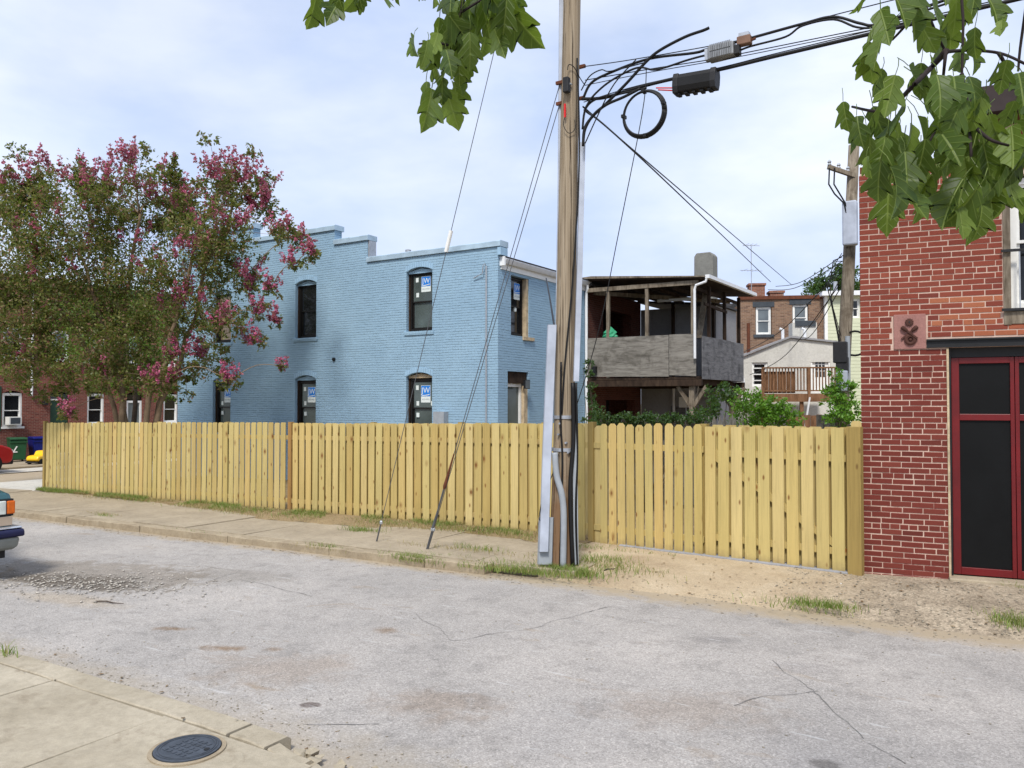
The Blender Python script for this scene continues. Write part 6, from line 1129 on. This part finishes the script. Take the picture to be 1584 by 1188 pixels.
# ------------------------------------------------------------------ maple branches hanging into the view
def leaf_mesh(seed):
    r = random.Random(seed); j = lambda k=.03: r.uniform(-k, k)
    half = [(.0, .0), (.08, .01), (.18, .05), (.24, .12), (.21, .2), (.19, .28), (.26, .36), (.34, .50), (.37, .64), (.32, .66), (.27, .61), (.20, .58), (.225, .68), (.19, .78), (.13, .83), (.07, .92), (.0, 1.0)]
    mid = [0, .05, .10, .14, .2, .28, .34, .42, .48, .52, .56, .6, .68, .76, .82, .91, 1.0]; fold = r.uniform(.25, .8); curl = r.uniform(-.25, .45); tw = r.uniform(-.25, .25); drp = r.uniform(.0, .5)
    V = []; F = []
    def P(x, y): return (x * (1.05 - .22 * fold), -fold * abs(x) + curl * (y - .3) ** 2 + tw * x * y + drp * abs(x) * abs(x) * .8, -y - (.25 + drp) * abs(x) * .55)
    n = len(half)
    for s in (-1, 1):
        b = len(V)
        for (x, y), m in zip(half, mid): V.append(P(0, m)); V.append(P(s * (x + j(.018) * (x > .05)), y + j(.015)))
        for i in range(n - 1):
            q = (b + 2 * i, b + 2 * i + 2, b + 2 * i + 3, b + 2 * i + 1); F.append(q if s > 0 else q[::-1])
    pt = MB().tube([(0, 0, .0), (.02, .05, .22), (.0, .16, .42)], .011, 4); b = len(V); V += pt.v; F += [tuple(i + b for i in f) for f in pt.f]
    me = bpy.data.meshes.new('leaf'); me.from_pydata(V, [], F); me.materials.append(MM('leaf_maple')); me.validate(); me.polygons.foreach_set('use_smooth', [True] * len(me.polygons)); me.update(); return me
LM = [leaf_mesh(i) for i in range(9)]
mb_ = C0 + rt * 3.3 + hf * .7; mb_.z = 0.0
mp_ = thing('maple_tree', 'street maple whose leafy twigs hang into the top of the view', 'tree', mb_)
DR, DL = 2.35, 2.75
top1 = mb_ + Vector((0, 0, 4.4)); hubR = D(1640, -220, DR); hubL = D(760, -260, DL)
limb(mp_, [mb_, mb_ + Vector((.05, .03, 2.2)), top1, top1 + Vector((.1, -.2, 2.5))], .2, .1, 'bark_dark', 'trunk', .05, 14, mb_)
limb(mp_, [top1 - Vector((0, 0, .6)), top1.lerp(hubR, .5) + Vector((0, 0, .2)), hubR], .07, .025, 'bark_dark', 'branch', .04, 8, mb_); limb(mp_, [top1 - Vector((0, 0, .2)), top1.lerp(hubL, .5) + Vector((0, 0, .45)), hubL], .06, .016, 'bark_dark', 'branch', .05, 8, mb_)
TWR = [[(1640, -220), (1520, -160), (1440, -60), (1430, 0), (1445, 45), (1463, 80)], [(1463, 80), (1500, 78), (1545, 82), (1584, 98), (1640, 130)], [(1463, 80), (1460, 110), (1456, 148)], [(1640, -220), (1540, -120), (1492, -30), (1490, 40), (1488, 115)], [(1488, 115), (1470, 160), (1445, 205), (1425, 245)], [(1488, 115), (1496, 170), (1502, 230), (1500, 262)], [(1463, 80), (1440, 105), (1415, 130), (1390, 155), (1360, 172), (1318, 165)], [(1430, 0), (1400, 40), (1380, 62)], [(1545, 82), (1560, 110), (1575, 150)], [(1502, 190), (1530, 215), (1560, 225)], [(1425, 245), (1400, 270), (1385, 285)], [(1640, -220), (1600, -60), (1580, 60), (1575, 110)]]
TWL = [[(760, -260), (748, -120), (722, -20), (712, 20), (695, 85), (684, 118)], [(684, 118), (676, 145), (674, 160)], [(712, 20), (755, -5), (785, -8)], [(695, 70), (672, 66), (648, 68)], [(760, -260), (640, -120), (560, -45), (520, -30), (495, -18)]]
for tw in TWR: limb(mp_, [D(px, py, DR + .12 * math.sin(i * 1.7 + px)) for i, (px, py) in enumerate(tw)], .011 if len(tw) > 5 else .006, .0035, 'bark_twig', 'twig', .0, 6, mb_)
for tw in TWL: limb(mp_, [D(px, py, DL) for px, py in tw], .010 if len(tw) > 4 else .005, .003, 'bark_twig', 'twig', .0, 6, mb_)
random.seed(17); nl = 0
def leaf(px, py, lpx, d, roll=None, k=1.0):
    global nl
    s = lpx * d / 1240; top = D(px, py - lpx * .5, d) - mb_; M = Matrix.Rotation(YAW + R(random.uniform(-75, 75)), 4, 'Z') @ Matrix.Rotation(R(random.uniform(-28, 40)), 4, 'X') @ Matrix.Rotation(R(random.gauss(0, 15) if roll is None else roll), 4, 'Y')
    o = inst('leaf', LM[nl % 9], mp_); o.matrix_local = Matrix.Translation(top) @ M @ Matrix.Scale(s, 4); nl += 1
for px, py, l in [(490, 20, 58), (527, 27, 58), (520, -6, 45), (568, 2, 58), (586, 4, 48), (546, -6, 46), (617, -6, 26), (642, -8, 30), (668, 2, 32), (640, 78, 46), (662, 86, 46), (690, 28, 72), (715, 34, 76), (735, 55, 72), (757, 30, 72), (776, 46, 100), (801, 34, 60), (790, 8, 56), (705, 92, 62), (727, 78, 58), (680, 58, 64), (700, 8, 62), (740, 2, 64), (770, -8, 64), (672, 112, 46), (692, 126, 46), (659, 150, 50), (668, 172, 72), (690, 170, 66), (702, 152, 54), (706, 58, 64), (722, 100, 50), (745, 30, 60), (676, 90, 50), (765, 70, 50), (684, 140, 44), (698, 70, 60), (720, 20, 70), (752, 60, 60), (712, 60, 66), (692, 50, 60), (765, 15, 66), (784, 30, 66), (730, 30, 66), (690, 100, 50), (710, 110, 46), (745, 15, 60), (700, 130, 44), (655, 95, 40), (678, 75, 48)]: leaf(px, py, l, DL + random.uniform(-.1, .12))
for px, py, l in [(1304, 180, 50), (1345, 104, 66), (1362, 52, 78), (1347, 90, 56), (1380, 20, 74), (1340, 8, 40), (1402, 35, 70), (1420, 60, 64), (1440, 20, 60), (1372, 76, 70), (1480, 22, 72), (1510, 10, 66), (1470, 55, 66), (1455, 65, 64), (1508, 68, 54), (1500, 95, 44), (1545, 112, 36), (1558, 118, 56), (1575, 140, 60), (1582, 155, 66), (1570, 178, 48), (1325, 205, 56), (1310, 215, 52), (1350, 195, 64), (1340, 225, 66), (1365, 178, 60), (1385, 150, 72), (1400, 190, 70), (1420, 160, 76), (1405, 130, 60), (1450, 150, 78), (1475, 150, 70), (1500, 150, 70), (1520, 180, 64), (1490, 185, 76), (1460, 195, 80), (1435, 205, 80), (1410, 225, 74), (1385, 215, 66), (1370, 240, 62), (1388, 262, 60), (1362, 285, 74), (1380, 300, 90), (1400, 270, 76), (1420, 280, 88), (1432, 250, 76), (1375, 325, 84), (1402, 320, 66), (1430, 310, 80), (1455, 240, 74), (1480, 230, 80), (1505, 225, 76), (1475, 275, 84), (1500, 285, 92), (1520, 260, 84), (1540, 235, 80), (1565, 235, 84), (1580, 260, 70), (1490, 320, 96), (1470, 320, 74), (1512, 330, 80), (1535, 300, 92), (1555, 305, 86), (1550, 270, 76), (1572, 215, 60), (1450, 290, 70), (1340, 260, 40), (1530, 205, 60), (1440, 110, 56), (1425, 125, 60), (1485, 100, 50), (1415, 5, 56), (1455, -5, 60), (1530, 25, 60), (1550, 50, 40), (1345, 240, 60), (1358, 262, 56), (1500, 350, 66), (1520, 345, 60), (1482, 345, 60), (1600, 180, 70), (1605, 240, 70), (1610, 120, 60), (1365, 130, 50), (1575, 330, 50)]: leaf(px, py, l * .95, DR + random.uniform(-.16, .2))
for _ in range(24):
    px, py = random.choice([(1460, 210), (1500, 250), (1420, 240), (1540, 270), (1400, 260)]); leaf(px + random.gauss(0, 32), py + random.gauss(0, 30), random.uniform(46, 74), DR + random.uniform(-.1, .35))
